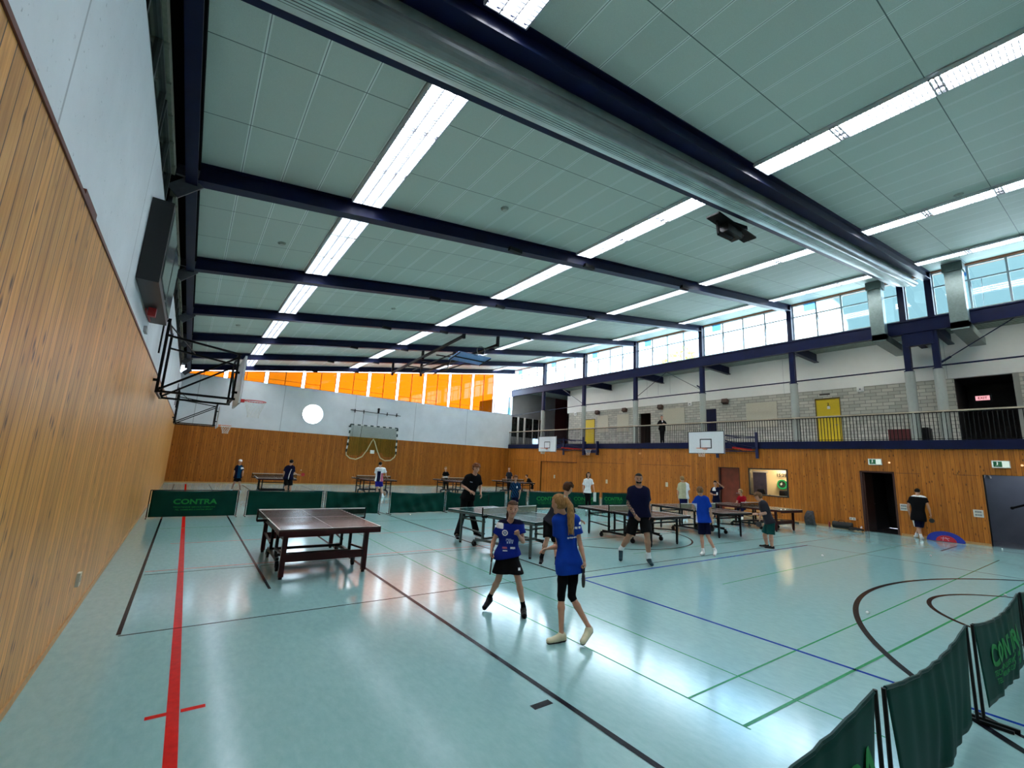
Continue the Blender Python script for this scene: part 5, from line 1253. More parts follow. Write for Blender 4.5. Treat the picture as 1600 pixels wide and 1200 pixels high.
    if hs == 'long':
        HF.cap(hp(-.25, -.18, 0), hp(-.28, -.2, -.75), .06, .03, k=.02); HF.cap(hp(.25, -.18, 0), hp(.28, -.2, -.75), .06, .03, k=.02); HF.cap(hp(0, -.3, 0), hp(0, -.32, -.8), .07, .03, k=.03)
    HF.build('hair', HM, t)
    if cfg.get('beard'):
        F = Field(.007); F.ell(hp(0, .12, -.27), A3((.26, .265, .22)) * hh, HA, k=.01)
        def bc(X, Y, Z):
            z = ((X - hc[0]) * hu[0] + (Y - hc[1]) * hu[1] + (Z - hc[2]) * hu[2]) / hh; x = ((X - hc[0]) * hf[0] + (Y - hc[1]) * hf[1] + (Z - hc[2]) * hf[2]) / hh
            return np.maximum(np.maximum(z + .20 + .45 * np.maximum(x - .28, 0), -x - .02), -z - .50) * hh
        F.cut(bc); F.build('beard', HAIR[hn], t)
    if cfg.get('cap'):
        F = Field(.012); F.ell(hp(0, -.04, .16), A3((.40, .46, .40)) * hh, HA, k=.01); F.cut(lambda X, Y, Z: hh * .16 - ((X - hc[0]) * hu[0] + (Y - hc[1]) * hu[1] + (Z - hc[2]) * hu[2])); F.ell(hp(0, .46, .17), A3((.27, .28, .05)) * hh, HA, k=.008); F.build('cap', fab('capwhite', (.75, .75, .74)), t)
    # ---- shirt
    col, sl, hem = cfg['shirt']; cols = col if isinstance(col, list) else [col]; inf = cfg.get('loose', .012)
    F = Field(max(h * .9, .006)); torso(F, inf, hemw=cfg.get('hemw', .006))
    if hem < 0: 
        for t_ in (-.08, hem): c = pel + (nk - pel) * t_; F.cap(c - latp * .085 * q, c + latp * .085 * q, .100 * q + inf + cfg.get('hemw', .006), k=.05)
    hp0 = pel + (nk - pel) * hem; ax_ = nrm(nk - pel); nt_ = nrm(ax_ + lats * cfg.get('hemtilt', 0))
    F.cut(lambda X, Y, Z: -((X - hp0[0]) * nt_[0] + (Y - hp0[1]) * nt_[1] + (Z - hp0[2]) * nt_[2]))
    for (a, e, *_r) in arms:
        F.cap(a + (nk - a) * .12, a + (e - a) * sl, .052 * q + inf, .050 * q + inf + .008, k=.03 * s, flat=True)
    n0 = nk + up * .0; hb_ = hc - nk; nl = cfg.get('neck', .058) * q
    nd = nrm(hb_ + fv * cfg.get('vneck', .25) * .1)
    c0 = nk + up * .035 * s + fv * cfg.get('vdrop', .02)
    F.cut(lambda X, Y, Z: nl * 1.15 - np.sqrt((X - c0[0]) ** 2 + (Y - c0[1]) ** 2 + ((Z - c0[2]) * .8) ** 2))
    if cfg.get('vneck'):
        v0 = nk + up * .02 + fv * .10 * s; v1 = nk - up * cfg['vneck'] + fv * .14 * s
        dv = v1 - v0; L2 = dv @ dv
        def vc(X, Y, Z):
            tt = np.clip(((X - v0[0]) * dv[0] + (Y - v0[1]) * dv[1] + (Z - v0[2]) * dv[2]) / L2, 0, 1)
            return .052 * (1 - tt * .9) - np.sqrt((X - v0[0] - tt * dv[0]) ** 2 + (Y - v0[1] - tt * dv[1]) ** 2 + (Z - v0[2] - tt * dv[2]) ** 2)
        F.cut(vc)
    pf = cfg.get('paint')
    def spaint(P_):
        r = P_ - pel; return pf(r @ latp, (P_ - pel) @ ax_ / np.linalg.norm(nk - pel), r @ fv, r) if pf else np.zeros(len(P_), int)
    F.build('shirt', cols, t, spaint if pf else None)
    # ---- lower garment
    kind, bc_, ln = cfg['bottom']; F = Field(max(h, .007))
    wt = .015 if kind != 'skirt' else .01
    wst = pel + (nk - pel) * .16
    for t_ in (0, .10):
        c = pel + (nk - pel) * t_; F.cap(c - latp * .085 * q, c + latp * .085 * q, .098 * q + wt * .6, k=.04)
    F.cut(lambda X, Y, Z: ((X - wst[0]) * ax_[0] + (Y - wst[1]) * ax_[1] + (Z - wst[2]) * ax_[2]))
    if kind == 'skirt':
        for (hip, K_, A_, heel, toe, fd, sd) in legs: F.cap(hip, hip + (K_ - hip) * .75, .10 * q, .125 * q, k=.04)
        ctr = pel - up * .02; F2 = ctr - up * ln
        F.cap(ctr - latp * .04, F2 - latp * .045, .125 * q, .20 * q, k=.03); F.cap(ctr + latp * .04, F2 + latp * .045, .125 * q, .20 * q, k=.03)
        F.cut(lambda X, Y, Z: F2[2] - Z + 0 * X + 0 * Y + .05 * ((X - F2[0]) * latp[0] + (Y - F2[1]) * latp[1]))
    else:
        for (hip, K_, A_, heel, toe, fd, sd) in legs:
            w0 = .090 * q + wt * .5; 
            if kind == 'shorts': e_ = hip + (K_ - hip) * ln; F.cap(hip, e_, w0, (.098 if ln < .9 else .092) * q + wt * .4, k=.02, flat=True)
            elif kind == 'capri': F.cap(hip, hip + (K_ - hip) * .5, .094 * q, .082 * q, k=.02); F.cap(hip + (K_ - hip) * .5, K_, .082 * q, .063 * q, k=.02); F.cap(K_, K_ + (A_ - K_) * ln, .060 * q, .058 * q, k=.015, flat=True)
            else:
                F.cap(hip, K_, w0, .068 * q + wt * .3, k=.02); F.cap(K_, K_ + (A_ - K_) * ln, .066 * q + wt * .3, (.058 if kind == 'trousers' else .082) * q, k=.02, flat=True)
    bl = bc_ if isinstance(bc_, list) else [bc_]; bp = cfg.get('bpaint')
    F.build({'skirt': 'skirt', 'shorts': 'shorts', 'capri': 'leggings'}.get(kind, 'trousers'), bl, t, (lambda P_: bp((P_ - pel) @ latp, P_[:, 2], (P_ - pel) @ fv)) if bp else None)
    # ---- socks and shoes
    sc, so, sk = cfg['shoes']; kh = max(h * .8, .006)
    for (hip, K_, A_, heel, toe, fd, sd) in legs:
        if sk:
            F = Field(kh); F.cap(A_ - nrm(A_ - K_) * -.0, A_ + nrm(K_ - A_) * sk[1], .041 * q, .043 * q, k=.01, flat=True); F.cap(A_, heel + fd * .02, .041 * q, .036 * s, k=.02); F.build('sock', sk[0], t)
        fu = nrm(np.cross(np.cross(fd, up), fd)); F = Field(kh); W_ = .040 * s
        F.cap(heel + fd * .005, toe - fd * .035 * s, W_, W_ * .95, k=.02, sq=(fu, 1.15)); F.cap(heel + fu * .035 * s + fd * .01, A_ * .6 + heel * .4 + fu * .0 + fd * .02, .040 * s, .043 * s, k=.025); F.cap(heel + fd * .06 * s + fu * .02, heel + fd * .13 * s + fu * .008, .036 * s, .032 * s, k=.02)
        b0 = heel - fu * .024 * s
        F.cut(lambda X, Y, Z: -((X - b0[0]) * fu[0] + (Y - b0[1]) * fu[1] + (Z - b0[2]) * fu[2]))
        sh = F.build('shoe', sc, t)
        F = Field(kh); F.cap(heel + fd * .002, toe - fd * .032 * s, W_ + .004, W_, k=.02)
        b1 = heel - fu * .036 * s; b2 = heel - fu * .014 * s
        F.cut(lambda X, Y, Z: np.maximum(-((X - b1[0]) * fu[0] + (Y - b1[1]) * fu[1] + (Z - b1[2]) * fu[2]), (X - b2[0]) * fu[0] + (Y - b2[1]) * fu[1] + (Z - b2[2]) * fu[2]))
        F.build('sole', so, sh)
        if h < .009:
            lc = MB(); sd_ = np.cross(fu, fd)
            for q_ in (.055, .075, .095, .115):
                c_ = heel + fd * q_ * s + fu * (.064 - q_ * .26) * s; lc.bar(tuple(c_ - sd_ * .020 * s), tuple(c_ + sd_ * .020 * s), .006, .005)
            lc.build('laces', cfg.get('laces', SKW), sh)
    if cfg.get('extra'): cfg['extra'](t, J, arms, latp, fv, hp, hh)
    return t, np.array(base, float), arms

def racket(lab, base, arm, tilt=None, red=(.42, .015, .02), nv=None, reach=1.0):
    a, e, w, hd, d, n, l, L, sd = arm
    c = base + w + d * L * .52 + n * L * .10; dr = nrm(d if tilt is None else np.array(tilt, float)); nv = nrm(np.cross(np.cross(dr, n if nv is None else np.array(nv, float)), dr)); lt = nrm(np.cross(dr, nv))
    t = thing('table_tennis_racket', lab, 'racket', tuple(c), group='rackets held by players'); M = Matrix(((lt[0], dr[0], nv[0], 0), (lt[1], dr[1], nv[1], 0), (lt[2], dr[2], nv[2], 0), (0, 0, 0, 1)))
    m_ = MB().box(-.013, .013, -.045, .065, -.011, .011, 0, M); m_.build('handle', mat('racket_handle', (.35, .20, .09), .5) if red[0] > .1 else mat('racket_handle_dark', (.02, .016, .012), .5), t)
    pts = [(.075 * math.cos(a_), .138 + .079 * math.sin(a_)) for a_ in [2 * PI * i / 28 for i in range(28)]]
    for nm, z0, z1, m2 in (('blade', -.004, .004, mat('racket_wood', (.5, .33, .17), .5) if red[0] > .1 else mat('racket_dark_edge', (.03, .022, .016), .5)), ('rubber', .004, .0075, mat('rubber_%.2f' % red[0], red, .6)), ('rubber', -.0075, -.004, mat('rubber_black', (.015, .015, .016), .6))):
        m_ = MB().prism(pts, lambda p, k: tuple(M @ Vector((p[0], p[1], (z0, z1)[k])))); m_.build(nm, m2, t)
    return t

PEOPLE = {
'girl_a':([3.66, 4.93, 0],-118.6,-120.6,1.53,{'head':[-0.045,-0.042,1.297],'neck':[-0.042,0.006,1.126],'sa':[-0.131,0.098,1.076],'sb':[0.082,-0.061,1.089],'ea':[-0.186,0.163,0.855],'wa':[-0.235,0.124,0.744],'eb':[0.086,-0.126,0.887],'wb':[-0.055,-0.208,0.987],'pel':[-0.04,0.029,0.691],'ka':[-0.139,0.066,0.398],'aa':[-0.135,0.257,0.13],'kb':[0.014,-0.16,0.425],'ab':[0.109,-0.169,0.085],'ta':[-0.224,0.202,0.03],'tb':[-0.038,-0.403,0.03],'ha':[-0.249,0.11,0.667],'hb':[-0.095,-0.216,1.045]}),
'girl_b':([3.7, 3.92, 0],-293.3,-253.3,1.58,{'head':[-0.097,0.05,1.46],'neck':[-0.025,0.024,1.331],'sa':[-0.107,0.074,1.263],'sb':[0.073,-0.069,1.282],'ea':[-0.071,0.067,0.976],'wa':[-0.177,0.113,0.947],'eb':[0.109,-0.103,1.029],'wb':[0.113,-0.176,0.847],'pel':[0.023,-0.022,0.796],'ka':[-0.067,-0.005,0.459],'aa':[-0.105,-0.064,0.085],'kb':[0.051,-0.048,0.449],'ab':[0.17,-0.209,0.15],'ta':[-0.276,-0.04,0.03],'tb':[0.022,-0.26,0.03],'ha':[-0.238,0.142,0.932],'hb':[0.12,-0.182,0.786]}),
'man':([7.8, 6.12, 0],-129.9,-136.9,1.84,{'head':[-0.044,-0.041,1.713],'neck':[-0.013,-0.016,1.528],'sa':[-0.102,0.129,1.464],'sb':[0.099,-0.126,1.471],'ea':[-0.141,0.147,1.173],'wa':[-0.225,-0.07,1.005],'eb':[0.185,-0.107,1.195],'wb':[0.153,-0.162,1.007],'pel':[0.01,-0.013,0.954],'ka':[-0.155,0.117,0.533],'aa':[-0.143,0.344,0.24],'kb':[0.024,-0.193,0.597],'ab':[0.154,-0.139,0.13],'ta':[-0.516,0.044,0.05],'tb':[-0.074,-0.459,0.03],'ha':[-0.225,-0.15,0.926],'hb':[0.12,-0.186,0.908]}),
'tall_boy':([6.2, 10.25, 0],-81.2,-91.2,1.82,{'head':[0.03,-0.135,1.732],'neck':[0.016,-0.068,1.555],'sa':[-0.171,-0.013,1.481],'sb':[0.147,-0.089,1.492],'ea':[-0.259,0.04,1.263],'wa':[-0.165,-0.193,1.151],'eb':[0.221,-0.075,1.277],'wb':[0.157,-0.212,1.121],'pel':[-0.082,0.05,0.936],'ka':[-0.194,0.059,0.468],'aa':[-0.491,-0.261,0.085],'kb':[0.005,-0.12,0.516],'ab':[0.085,-0.226,0.13],'ta':[-0.609,-0.543,0.03],'tb':[0.138,-0.309,0.03],'ha':[-0.122,-0.253,1.123],'hb':[0.159,-0.248,1.059]}),
'bending_boy':([5.98, 6.85, 0],8.9,-16.1,1.58,{'head':[0.269,-0.235,1.464],'neck':[0.225,-0.196,1.286],'sa':[0.055,-0.181,1.212],'sb':[0.363,-0.184,1.16],'ea':[-0.011,-0.189,1.007],'wa':[0.068,-0.325,0.949],'eb':[0.469,-0.21,0.938],'wb':[0.547,-0.278,0.857],'pel':[0.018,-0.016,0.779],'ka':[-0.055,-0.019,0.493],'aa':[-0.061,0.126,0.11],'kb':[0.169,-0.014,0.432],'ab':[0.039,-0.214,0.085],'ta':[-0.203,-0.01,0.03],'tb':[-0.044,-0.362,0.03],'ha':[0.106,-0.358,0.916],'hb':[0.586,-0.312,0.836]}),
'patterned_boy':([12.2, 14.35, 0],-115.4,-120.4,1.42,{'head':[-0.949,0.741,1.32],'neck':[-0.935,0.768,1.136],'sa':[-1.053,0.895,1.047],'sb':[-0.787,0.669,1.066],'ea':[-1.082,0.92,0.758],'wa':[-1.101,0.897,0.527],'eb':[-0.758,0.644,0.807],'wb':[-0.81,0.623,0.576],'pel':[-0.922,0.784,0.562],'ka':[-0.999,0.81,0.298],'aa':[-0.973,0.827,0.085],'kb':[-0.858,0.69,0.298],'ab':[-0.831,0.707,0.085],'ta':[-1.061,0.745,0.03],'tb':[-0.881,0.591,0.03],'ha':[-1.113,0.894,0.424],'hb':[-0.823,0.621,0.473]}),
'cap_boy':([2.05, 24.4, 0],-74.8,-74.8,1.5,{'head':[0.027,-0.052,1.365],'neck':[0.013,-0.021,1.202],'sa':[-0.089,0.008,1.124],'sb':[0.127,-0.011,1.132],'ea':[-0.139,0.012,0.932],'wa':[-0.157,-0.017,0.772],'eb':[0.204,-0.017,0.944],'wb':[0.204,-0.097,0.815],'pel':[0.027,-0.002,0.645],'ka':[-0.075,-0.044,0.355],'aa':[-0.136,0.011,0.085],'kb':[0.139,-0.062,0.36],'ab':[0.179,-0.015,0.085],'ta':[-0.181,-0.085,0.03],'tb':[0.193,-0.137,0.03],'ha':[-0.148,-0.028,0.7],'hb':[0.21,-0.118,0.743]}),
'back_man':([3.77, 20.9, 0],69.8,64.8,1.68,{'head':[-0.115,0.021,1.505],'neck':[-0.143,0.026,1.343],'sa':[-0.289,0.052,1.257],'sb':[-0.001,0.0,1.269],'ea':[-0.337,0.061,1.069],'wa':[-0.319,0.108,0.895],'eb':[0.043,0.094,1.052],'wb':[0.222,0.265,0.981],'pel':[-0.153,0.028,0.837],'ka':[-0.173,0.031,0.519],'aa':[-0.176,0.032,0.085],'kb':[-0.03,0.005,0.522],'ab':[0.027,-0.005,0.085],'ta':[-0.156,0.18,0.03],'tb':[0.084,0.137,0.03],'ha':[-0.311,0.107,0.829],'hb':[0.315,0.278,0.97]}),
'stooping_man':([8.0, 21.3, 0],54.4,39.4,1.7,{'head':[-0.283,0.16,1.558],'neck':[-0.298,0.112,1.39],'sa':[-0.46,0.173,1.321],'sb':[-0.096,0.036,1.339],'ea':[-0.472,0.199,1.076],'wa':[-0.272,0.316,0.922],'eb':[-0.003,0.054,1.126],'wb':[0.079,0.238,0.996],'pel':[-0.297,0.112,0.78],'ka':[-0.333,0.125,0.416],'aa':[-0.329,0.124,0.085],'kb':[-0.152,0.057,0.422],'ab':[-0.066,0.025,0.085],'ta':[-0.297,0.24,0.03],'tb':[0.01,0.125,0.03],'ha':[-0.196,0.341,0.892],'hb':[0.15,0.243,0.951]}),
'far_boy':([13.45, 26.1, 0],-107.3,-112.3,1.5,{'head':[0.215,-0.144,1.399],'neck':[0.233,-0.143,1.196],'sa':[0.121,-0.062,1.108],'sb':[0.375,-0.193,1.121],'ea':[0.091,-0.047,0.904],'wa':[0.106,-0.19,0.77],'eb':[0.443,-0.228,0.922],'wb':[0.378,-0.285,0.782],'pel':[0.28,-0.144,0.63],'ka':[0.232,-0.164,0.334],'aa':[0.236,-0.122,0.085],'kb':[0.358,-0.23,0.334],'ab':[0.417,-0.215,0.085],'ta':[0.166,-0.221,0.03],'tb':[0.382,-0.332,0.03],'ha':[0.145,-0.255,0.735],'hb':[0.363,-0.322,0.723]}),
'far_man':([17.9, 26.6, 0],-113.9,-118.9,1.65,{'head':[0.843,-0.604,1.551],'neck':[0.859,-0.602,1.327],'sa':[0.754,-0.507,1.208],'sb':[1.008,-0.678,1.223],'ea':[0.714,-0.481,0.982],'wa':[0.671,-0.596,0.808],'eb':[1.055,-0.71,1.002],'wb':[0.973,-0.8,0.804],'pel':[0.898,-0.604,0.68],'ka':[0.816,-0.597,0.36],'aa':[0.854,-0.575,0.085],'kb':[0.966,-0.699,0.36],'ab':[1.024,-0.689,0.085],'ta':[0.768,-0.662,0.03],'tb':[0.974,-0.8,0.03],'ha':[0.671,-0.644,0.722],'hb':[0.934,-0.821,0.738]}),
'leaning_boy':([19.2, 23.9, 0],-208.8,-208.8,1.55,{'head':[-0.309,0.248,1.132],'neck':[-0.218,0.175,0.968],'sa':[-0.273,0.065,0.887],'sb':[-0.041,0.187,0.928],'ea':[-0.387,0.118,0.713],'wa':[-0.485,0.197,0.622],'eb':[-0.149,0.312,0.662],'wb':[-0.267,0.407,0.612],'pel':[0.031,-0.025,0.601],'ka':[-0.088,-0.058,0.264],'aa':[0.004,-0.132,0.085],'kb':[0.105,0.044,0.258],'ab':[0.197,-0.03,0.085],'ta':[-0.111,-0.039,0.03],'tb':[0.099,0.049,0.03],'ha':[-0.535,0.237,0.597],'hb':[-0.317,0.447,0.587]}),
'woman_polo':([16.2, 14.25, 0],-113.7,-128.7,1.68,{'head':[-0.733,0.772,1.581],'neck':[-0.726,0.795,1.387],'sa':[-0.819,0.931,1.304],'sb':[-0.602,0.685,1.322],'ea':[-0.865,0.983,1.019],'wa':[-0.891,0.937,0.786],'eb':[-0.551,0.626,1.076],'wb':[-0.577,0.535,0.863],'pel':[-0.723,0.822,0.767],'ka':[-0.776,0.821,0.406],'aa':[-0.752,0.854,0.085],'kb':[-0.688,0.722,0.406],'ab':[-0.645,0.733,0.085],'ta':[-0.868,0.759,0.03],'tb':[-0.723,0.595,0.03],'ha':[-0.893,0.924,0.67],'hb':[-0.575,0.503,0.778]}),
'olive_man':([17.3, 10.85, 0],-307.9,-297.9,1.8,{'head':[-0.198,0.316,1.635],'neck':[-0.173,0.275,1.465],'sa':[-0.254,0.406,1.363],'sb':[-0.08,0.128,1.384],'ea':[-0.259,0.469,1.094],'wa':[-0.196,0.5,0.854],'eb':[-0.046,0.111,1.123],'wb':[-0.005,0.158,0.883],'pel':[-0.165,0.264,0.848],'ka':[-0.203,0.324,0.449],'aa':[-0.187,0.298,0.085],'kb':[-0.124,0.197,0.449],'ab':[-0.114,0.182,0.085],'ta':[-0.121,0.418,0.03],'tb':[-0.041,0.291,0.03],'ha':[-0.173,0.502,0.774],'hb':[0.005,0.181,0.802]}),
'blue_boy':([10.28, 6.1, 0],-314.3,-314.3,1.45,{'head':[-0.056,0.094,1.47],'neck':[-0.039,0.066,1.335],'sa':[-0.091,0.154,1.267],'sb':[0.018,-0.031,1.284],'ea':[-0.112,0.247,1.107],'wa':[0.042,0.32,0.99],'eb':[0.058,-0.098,1.051],'wb':[0.112,-0.091,0.826],'pel':[-0.021,0.036,0.77],'ka':[-0.048,0.08,0.411],'aa':[-0.079,0.038,0.085],'kb':[0.021,-0.035,0.425],'ab':[0.117,-0.153,0.12],'ta':[-0.495,-0.043,0.03],'tb':[-0.049,-0.22,0.03],'ha':[0.067,0.378,1.03],'hb':[0.114,-0.095,0.723]}),
'arm_raised_boy':([19.6, 10.6, 0],-121.6,-141.6,1.5,{'head':[-0.238,0.376,1.497],'neck':[-0.208,0.384,1.314],'sa':[-0.271,0.502,1.235],'sb':[-0.135,0.249,1.254],'ea':[-0.305,0.565,1.033],'wa':[-0.424,0.363,0.994],'eb':[-0.097,0.075,1.337],'wb':[-0.248,0.207,1.493],'pel':[-0.204,0.377,0.714],'ka':[-0.26,0.418,0.351],'aa':[-0.238,0.44,0.085],'kb':[-0.211,0.327,0.36],'ab':[-0.177,0.327,0.085],'ta':[-0.356,0.405,0.03],'tb':[-0.27,0.247,0.03],'ha':[-0.434,0.297,0.999],'hb':[-0.278,0.261,1.573]}),
'red_woman':([20.9, 10.1, 0],-184.2,-194.2,1.65,{'head':[-0.304,0.399,1.176],'neck':[-0.24,0.382,0.978],'sa':[-0.337,0.467,0.886],'sb':[-0.135,0.278,0.916],'ea':[-0.419,0.522,0.655],'wa':[-0.582,0.515,0.546],'eb':[-0.217,0.22,0.655],'wb':[-0.521,0.273,0.542],'pel':[-0.187,0.387,0.469],'ka':[-0.635,0.349,0.47],'aa':[-0.66,0.4,0.085],'kb':[-0.563,0.2,0.47],'ab':[-0.571,0.217,0.085],'ta':[-0.793,0.376,0.03],'tb':[-0.694,0.171,0.03],'ha':[-0.649,0.469,0.453],'hb':[-0.599,0.321,0.496]}),
'green_shorts_boy':([13.0, 5.9, 0],-235.6,-230.6,1.52,{'head':[-0.087,0.193,1.338],'neck':[-0.048,0.107,1.217],'sa':[-0.152,-0.004,1.153],'sb':[0.084,0.155,1.134],'ea':[-0.168,-0.017,0.92],'wa':[-0.244,0.15,0.877],'eb':[0.085,0.2,0.924],'wb':[0.027,0.23,0.802],'pel':[0.016,-0.036,0.683],'ka':[-0.073,-0.082,0.33],'aa':[-0.067,-0.095,0.085],'kb':[0.051,0.13,0.324],'ab':[0.066,0.098,0.085],'ta':[-0.127,0.037,0.03],'tb':[0.001,0.239,0.03],'ha':[-0.278,0.226,0.877],'hb':[0.005,0.232,0.717]}),
'leaving_man':([21.35, 4.62, 0],7.2,2.2,1.78,{'head':[0.069,-0.084,1.64],'neck':[0.018,-0.082,1.483],'sa':[-0.02,0.094,1.378],'sb':[0.057,-0.264,1.41],'ea':[-0.043,0.201,1.099],'wa':[0.021,0.187,0.809],'eb':[0.07,-0.325,1.173],'wb':[0.138,-0.354,0.891],'pel':[0.01,-0.045,0.748],'ka':[0.049,0.01,0.41],'aa':[-0.035,-0.075,0.085],'kb':[0.111,-0.038,0.414],'ab':[0.281,0.12,0.12],'ta':[0.037,-0.075,0.03],'tb':[0.419,0.192,0.03],'ha':[0.044,0.173,0.721],'hb':[0.16,-0.359,0.804]}),
'spectator':([22.25, 15.4, 3.45],-135.3,-140.3,1.72,{'head':[-0.19,0.239,1.558],'neck':[-0.191,0.241,1.371],'sa':[-0.266,0.384,1.258],'sb':[-0.075,0.108,1.264],'ea':[-0.352,0.42,1.084],'wa':[-0.425,0.228,1.117],'eb':[-0.067,0.009,1.111],'wb':[-0.266,-0.002,1.148],'pel':[-0.168,0.242,0.851],'ka':[-0.232,0.266,0.451],'aa':[-0.202,0.292,0.085],'kb':[-0.167,0.17,0.451],'ab':[-0.122,0.176,0.085],'ta':[-0.31,0.237,0.03],'tb':[-0.211,0.094,0.03],'ha':[-0.428,0.161,1.114],'hb':[-0.328,0.017,1.15]}),
}
BLUE = fab('royal_blue', (.004, .016, .20)); BLUE2 = fab('bright_blue', (.004, .040, .33)); NAVYC = fab('navy', (.0025, .0035, .022)); BLK = fab('black', (.0022, .0022, .003)); WHT = fab('white', (.78, .79, .80)); GRY = fab('charcoal', (.022, .021, .028)); TEAL = fab('petrol', (.004, .05, .045)); PINK = fab('pink', (.45, .12, .18)); OLV = fab('pale_olive', (.42, .41, .27)); REDC = fab('red', (.33, .003, .012)); PALE = fab('pale_print', (.42, .48, .62)); PAT = fab('pattern_blue', (.004, .045, .11)); DKB = fab('dark_blue_shorts', (.004, .006, .05)); VIO = fab('shorts_violet_blue', (.012, .012, .20))
SHB = fab('shoe_black', (.003, .003, .004), .5); SHW = fab('shoe_white', (.75, .75, .73), .5); SHC = fab('shoe_cream', (.62, .58, .40), .5); SHG = fab('shoe_petrol', (.006, .03, .04), .5); SKW = fab('sock_white', (.8, .8, .8)); SKB = fab('sock_black', (.003,.003,.004))
SOLEB = fab('sole_black', (.003,.003,.003), .6); SOLEW = fab('sole_white', (.7, .7, .68), .6)

def paint_a(u, v, f, r):
    m = np.zeros(len(u), int); fr = f > 0.0
    m[(u < -.085) & (v > .80) & (r[:, 2] > .345)] = 1                                   # white shoulder
    d = np.hypot(u + .062, (v - .70) * .44); m[fr & (d < .038) & (d > .024)] = 1; m[fr & (d < .016)] = 2
    m[fr & (u > -.045) & (u < .055) & (v > .46) & (v < .53) & (np.sin(v * 180) > -.2)] = 2
    m[fr & (u > -.045) & (u < .055) & (v > .40) & (v < .45) & (np.sin(u * 210) > -.3)] = 2
    m[fr & (u > -.085) & (u < -.025) & (v > .24) & (v < .30)] = 3; m[fr & (u > -.08) & (u < -.02) & (v > .18) & (v < .205)] = 1
    m[fr & (u > .015) & (u < .082) & (v > .245) & (v < .31)] = 1
    m[(v > .96)] = 4
    return m
def paint_b(u, v, f, r):
    m = np.zeros(len(u), int); bk = f < 0.02
    m[bk & (u > -.02) & (u < .10) & (v > .70) & (v < .745) & (np.sin(u * 160) > -.75)] = 1
    m[bk & (u > -.045) & (u < .10) & (v > .515) & (v < .545) & (np.sin(u * 300) > -.8)] = 1
    m[(u > .085) & (v > .78) & (v < .83)] = 1
    return m
tl = lambda *p: [tuple(q) for q in p]
ga = PEOPLE['girl_a'][4]; gb = PEOPLE['girl_b'][4]
def off(J, k, x, y, z): return (J[k][0] + x, J[k][1] + y, J[k][2] + z)
def fpt(key, k, fw_, z, lt=0.):
    b, fd, hd, H, J = PEOPLE[key]; c, s_ = math.cos(R_(hd)), math.sin(R_(hd)); return (J[k][0] + c * fw_ + s_ * lt, J[k][1] + s_ * fw_ - c * lt, J[k][2] + z)
def emblem(t, J, arms, latp, fv, hp, hh): pass
pa, ba, aa_ = person('girl_a', 'girl in royal blue jersey and black skirt, fist raised, facing the camera', dict(h=.0062, g=.84, female=1, hair=('brown', 'pony'), tail=[fpt('girl_a', 'head', -.085, -.01, .03), fpt('girl_a', 'head', -.105, -.09, .045), fpt('girl_a', 'head', -.05, -.19, .06)], tailr=[.03, .026, .014],
    shirt=([BLUE, WHT, PALE, PINK, NAVYC], .55, -.03), hemtilt=-.22, vneck=.115, paint=paint_a, bottom=('skirt', [BLK, WHT], .185), bpaint=lambda u, z, f: ((u > .125) & (u < .155) & (z > .545) & (z < .575) & (f > 0)).astype(int), laces=SKB, shoes=(SHB, SOLEB, (SKB, .085)), hands=dict(a='grip', b='fist'), nod=-.02, hemw=.016, loose=.016))
racket('black racket held low by the girl in the black skirt', ba, aa_[0], nv=(.8, -.5, 0), red=(.02, .02, .022), tilt=(-.15, -.1, -1))
pb, bb, ab_ = person('girl_b', 'girl seen from behind with blond ponytail, long blue shirt and black leggings', dict(h=.0062, g=.78, female=1, hair=('blond', 'pony'), tail=[fpt('girl_b', 'head', -.10, .05), fpt('girl_b', 'head', -.155, -.02), fpt('girl_b', 'head', -.165, -.12), fpt('girl_b', 'head', -.17, -.22), fpt('girl_b', 'head', -.175, -.31)], tailr=[.030, .034, .042, .038, .016], strands=1,
    shirt=([BLUE2, WHT], .62, -.20), loose=.014, hemw=.010, paint=paint_b, bottom=('capri', BLK, .16), laces=fab('lace_yellow', (.6, .62, .12)), shoes=(SHC, SOLEB, None), hands=dict(a='relaxed', b='grip'),
    extra=lambda t, J, arms, latp, fv, hp, hh: MB().tube([tuple(hp(.0 + .05 * math.cos(a), -.44, .25 + .05 * math.sin(a) * 3)) for a in [2 * PI * i / 10 for i in range(10)]], .006, 5, closed=True).build('hair_tie', mat('tie_pale', (.6, .6, .5), .6), t)))
racket('dark racket hanging edge-on from the right hand of the ponytail girl', bb, ab_[1], nv=(1, -.7, 0), red=(.05, .055, .055), tilt=(-.04, 0, -1))
person('man', 'bearded man with tattooed arm in navy T-shirt and black shorts, walking forward', dict(h=.0085, g=1.06, skin=SKIN_T, hair=('dark', 'crop'), beard=1, tattoo=1, face=1, shirt=(NAVYC, .72, -.02), loose=.010, bottom=('shorts', BLK, .88), shoes=(SHG, SOLEW, (SKW, .15)), hands=dict(a='relaxed', b='relaxed')))
person('tall_boy', 'tall boy in black T-shirt and wide black trousers behind the grey-green table', dict(h=.0095, g=.98, hair=('ginger', 'fluffy'), face=1, shirt=([BLK, PALE], .85, -.04), paint=lambda u, v, f, r: ((f > 0) & (u > -.09) & (u < -.02) & (v > .70) & (v < .73)).astype(int), bottom=('flared', BLK, .98), shoes=(SHB, SOLEW, None), nod=.1))
person('bending_boy', 'brown-haired boy in dark grey shirt bending behind the ponytail girl', dict(h=.010, g=.95, hair=('brown', 'fluffy'), shirt=(GRY, .8, -.03), bottom=('shorts', BLK, .95), shoes=(SHB, SOLEW, (SKB, .10)), nod=.25))
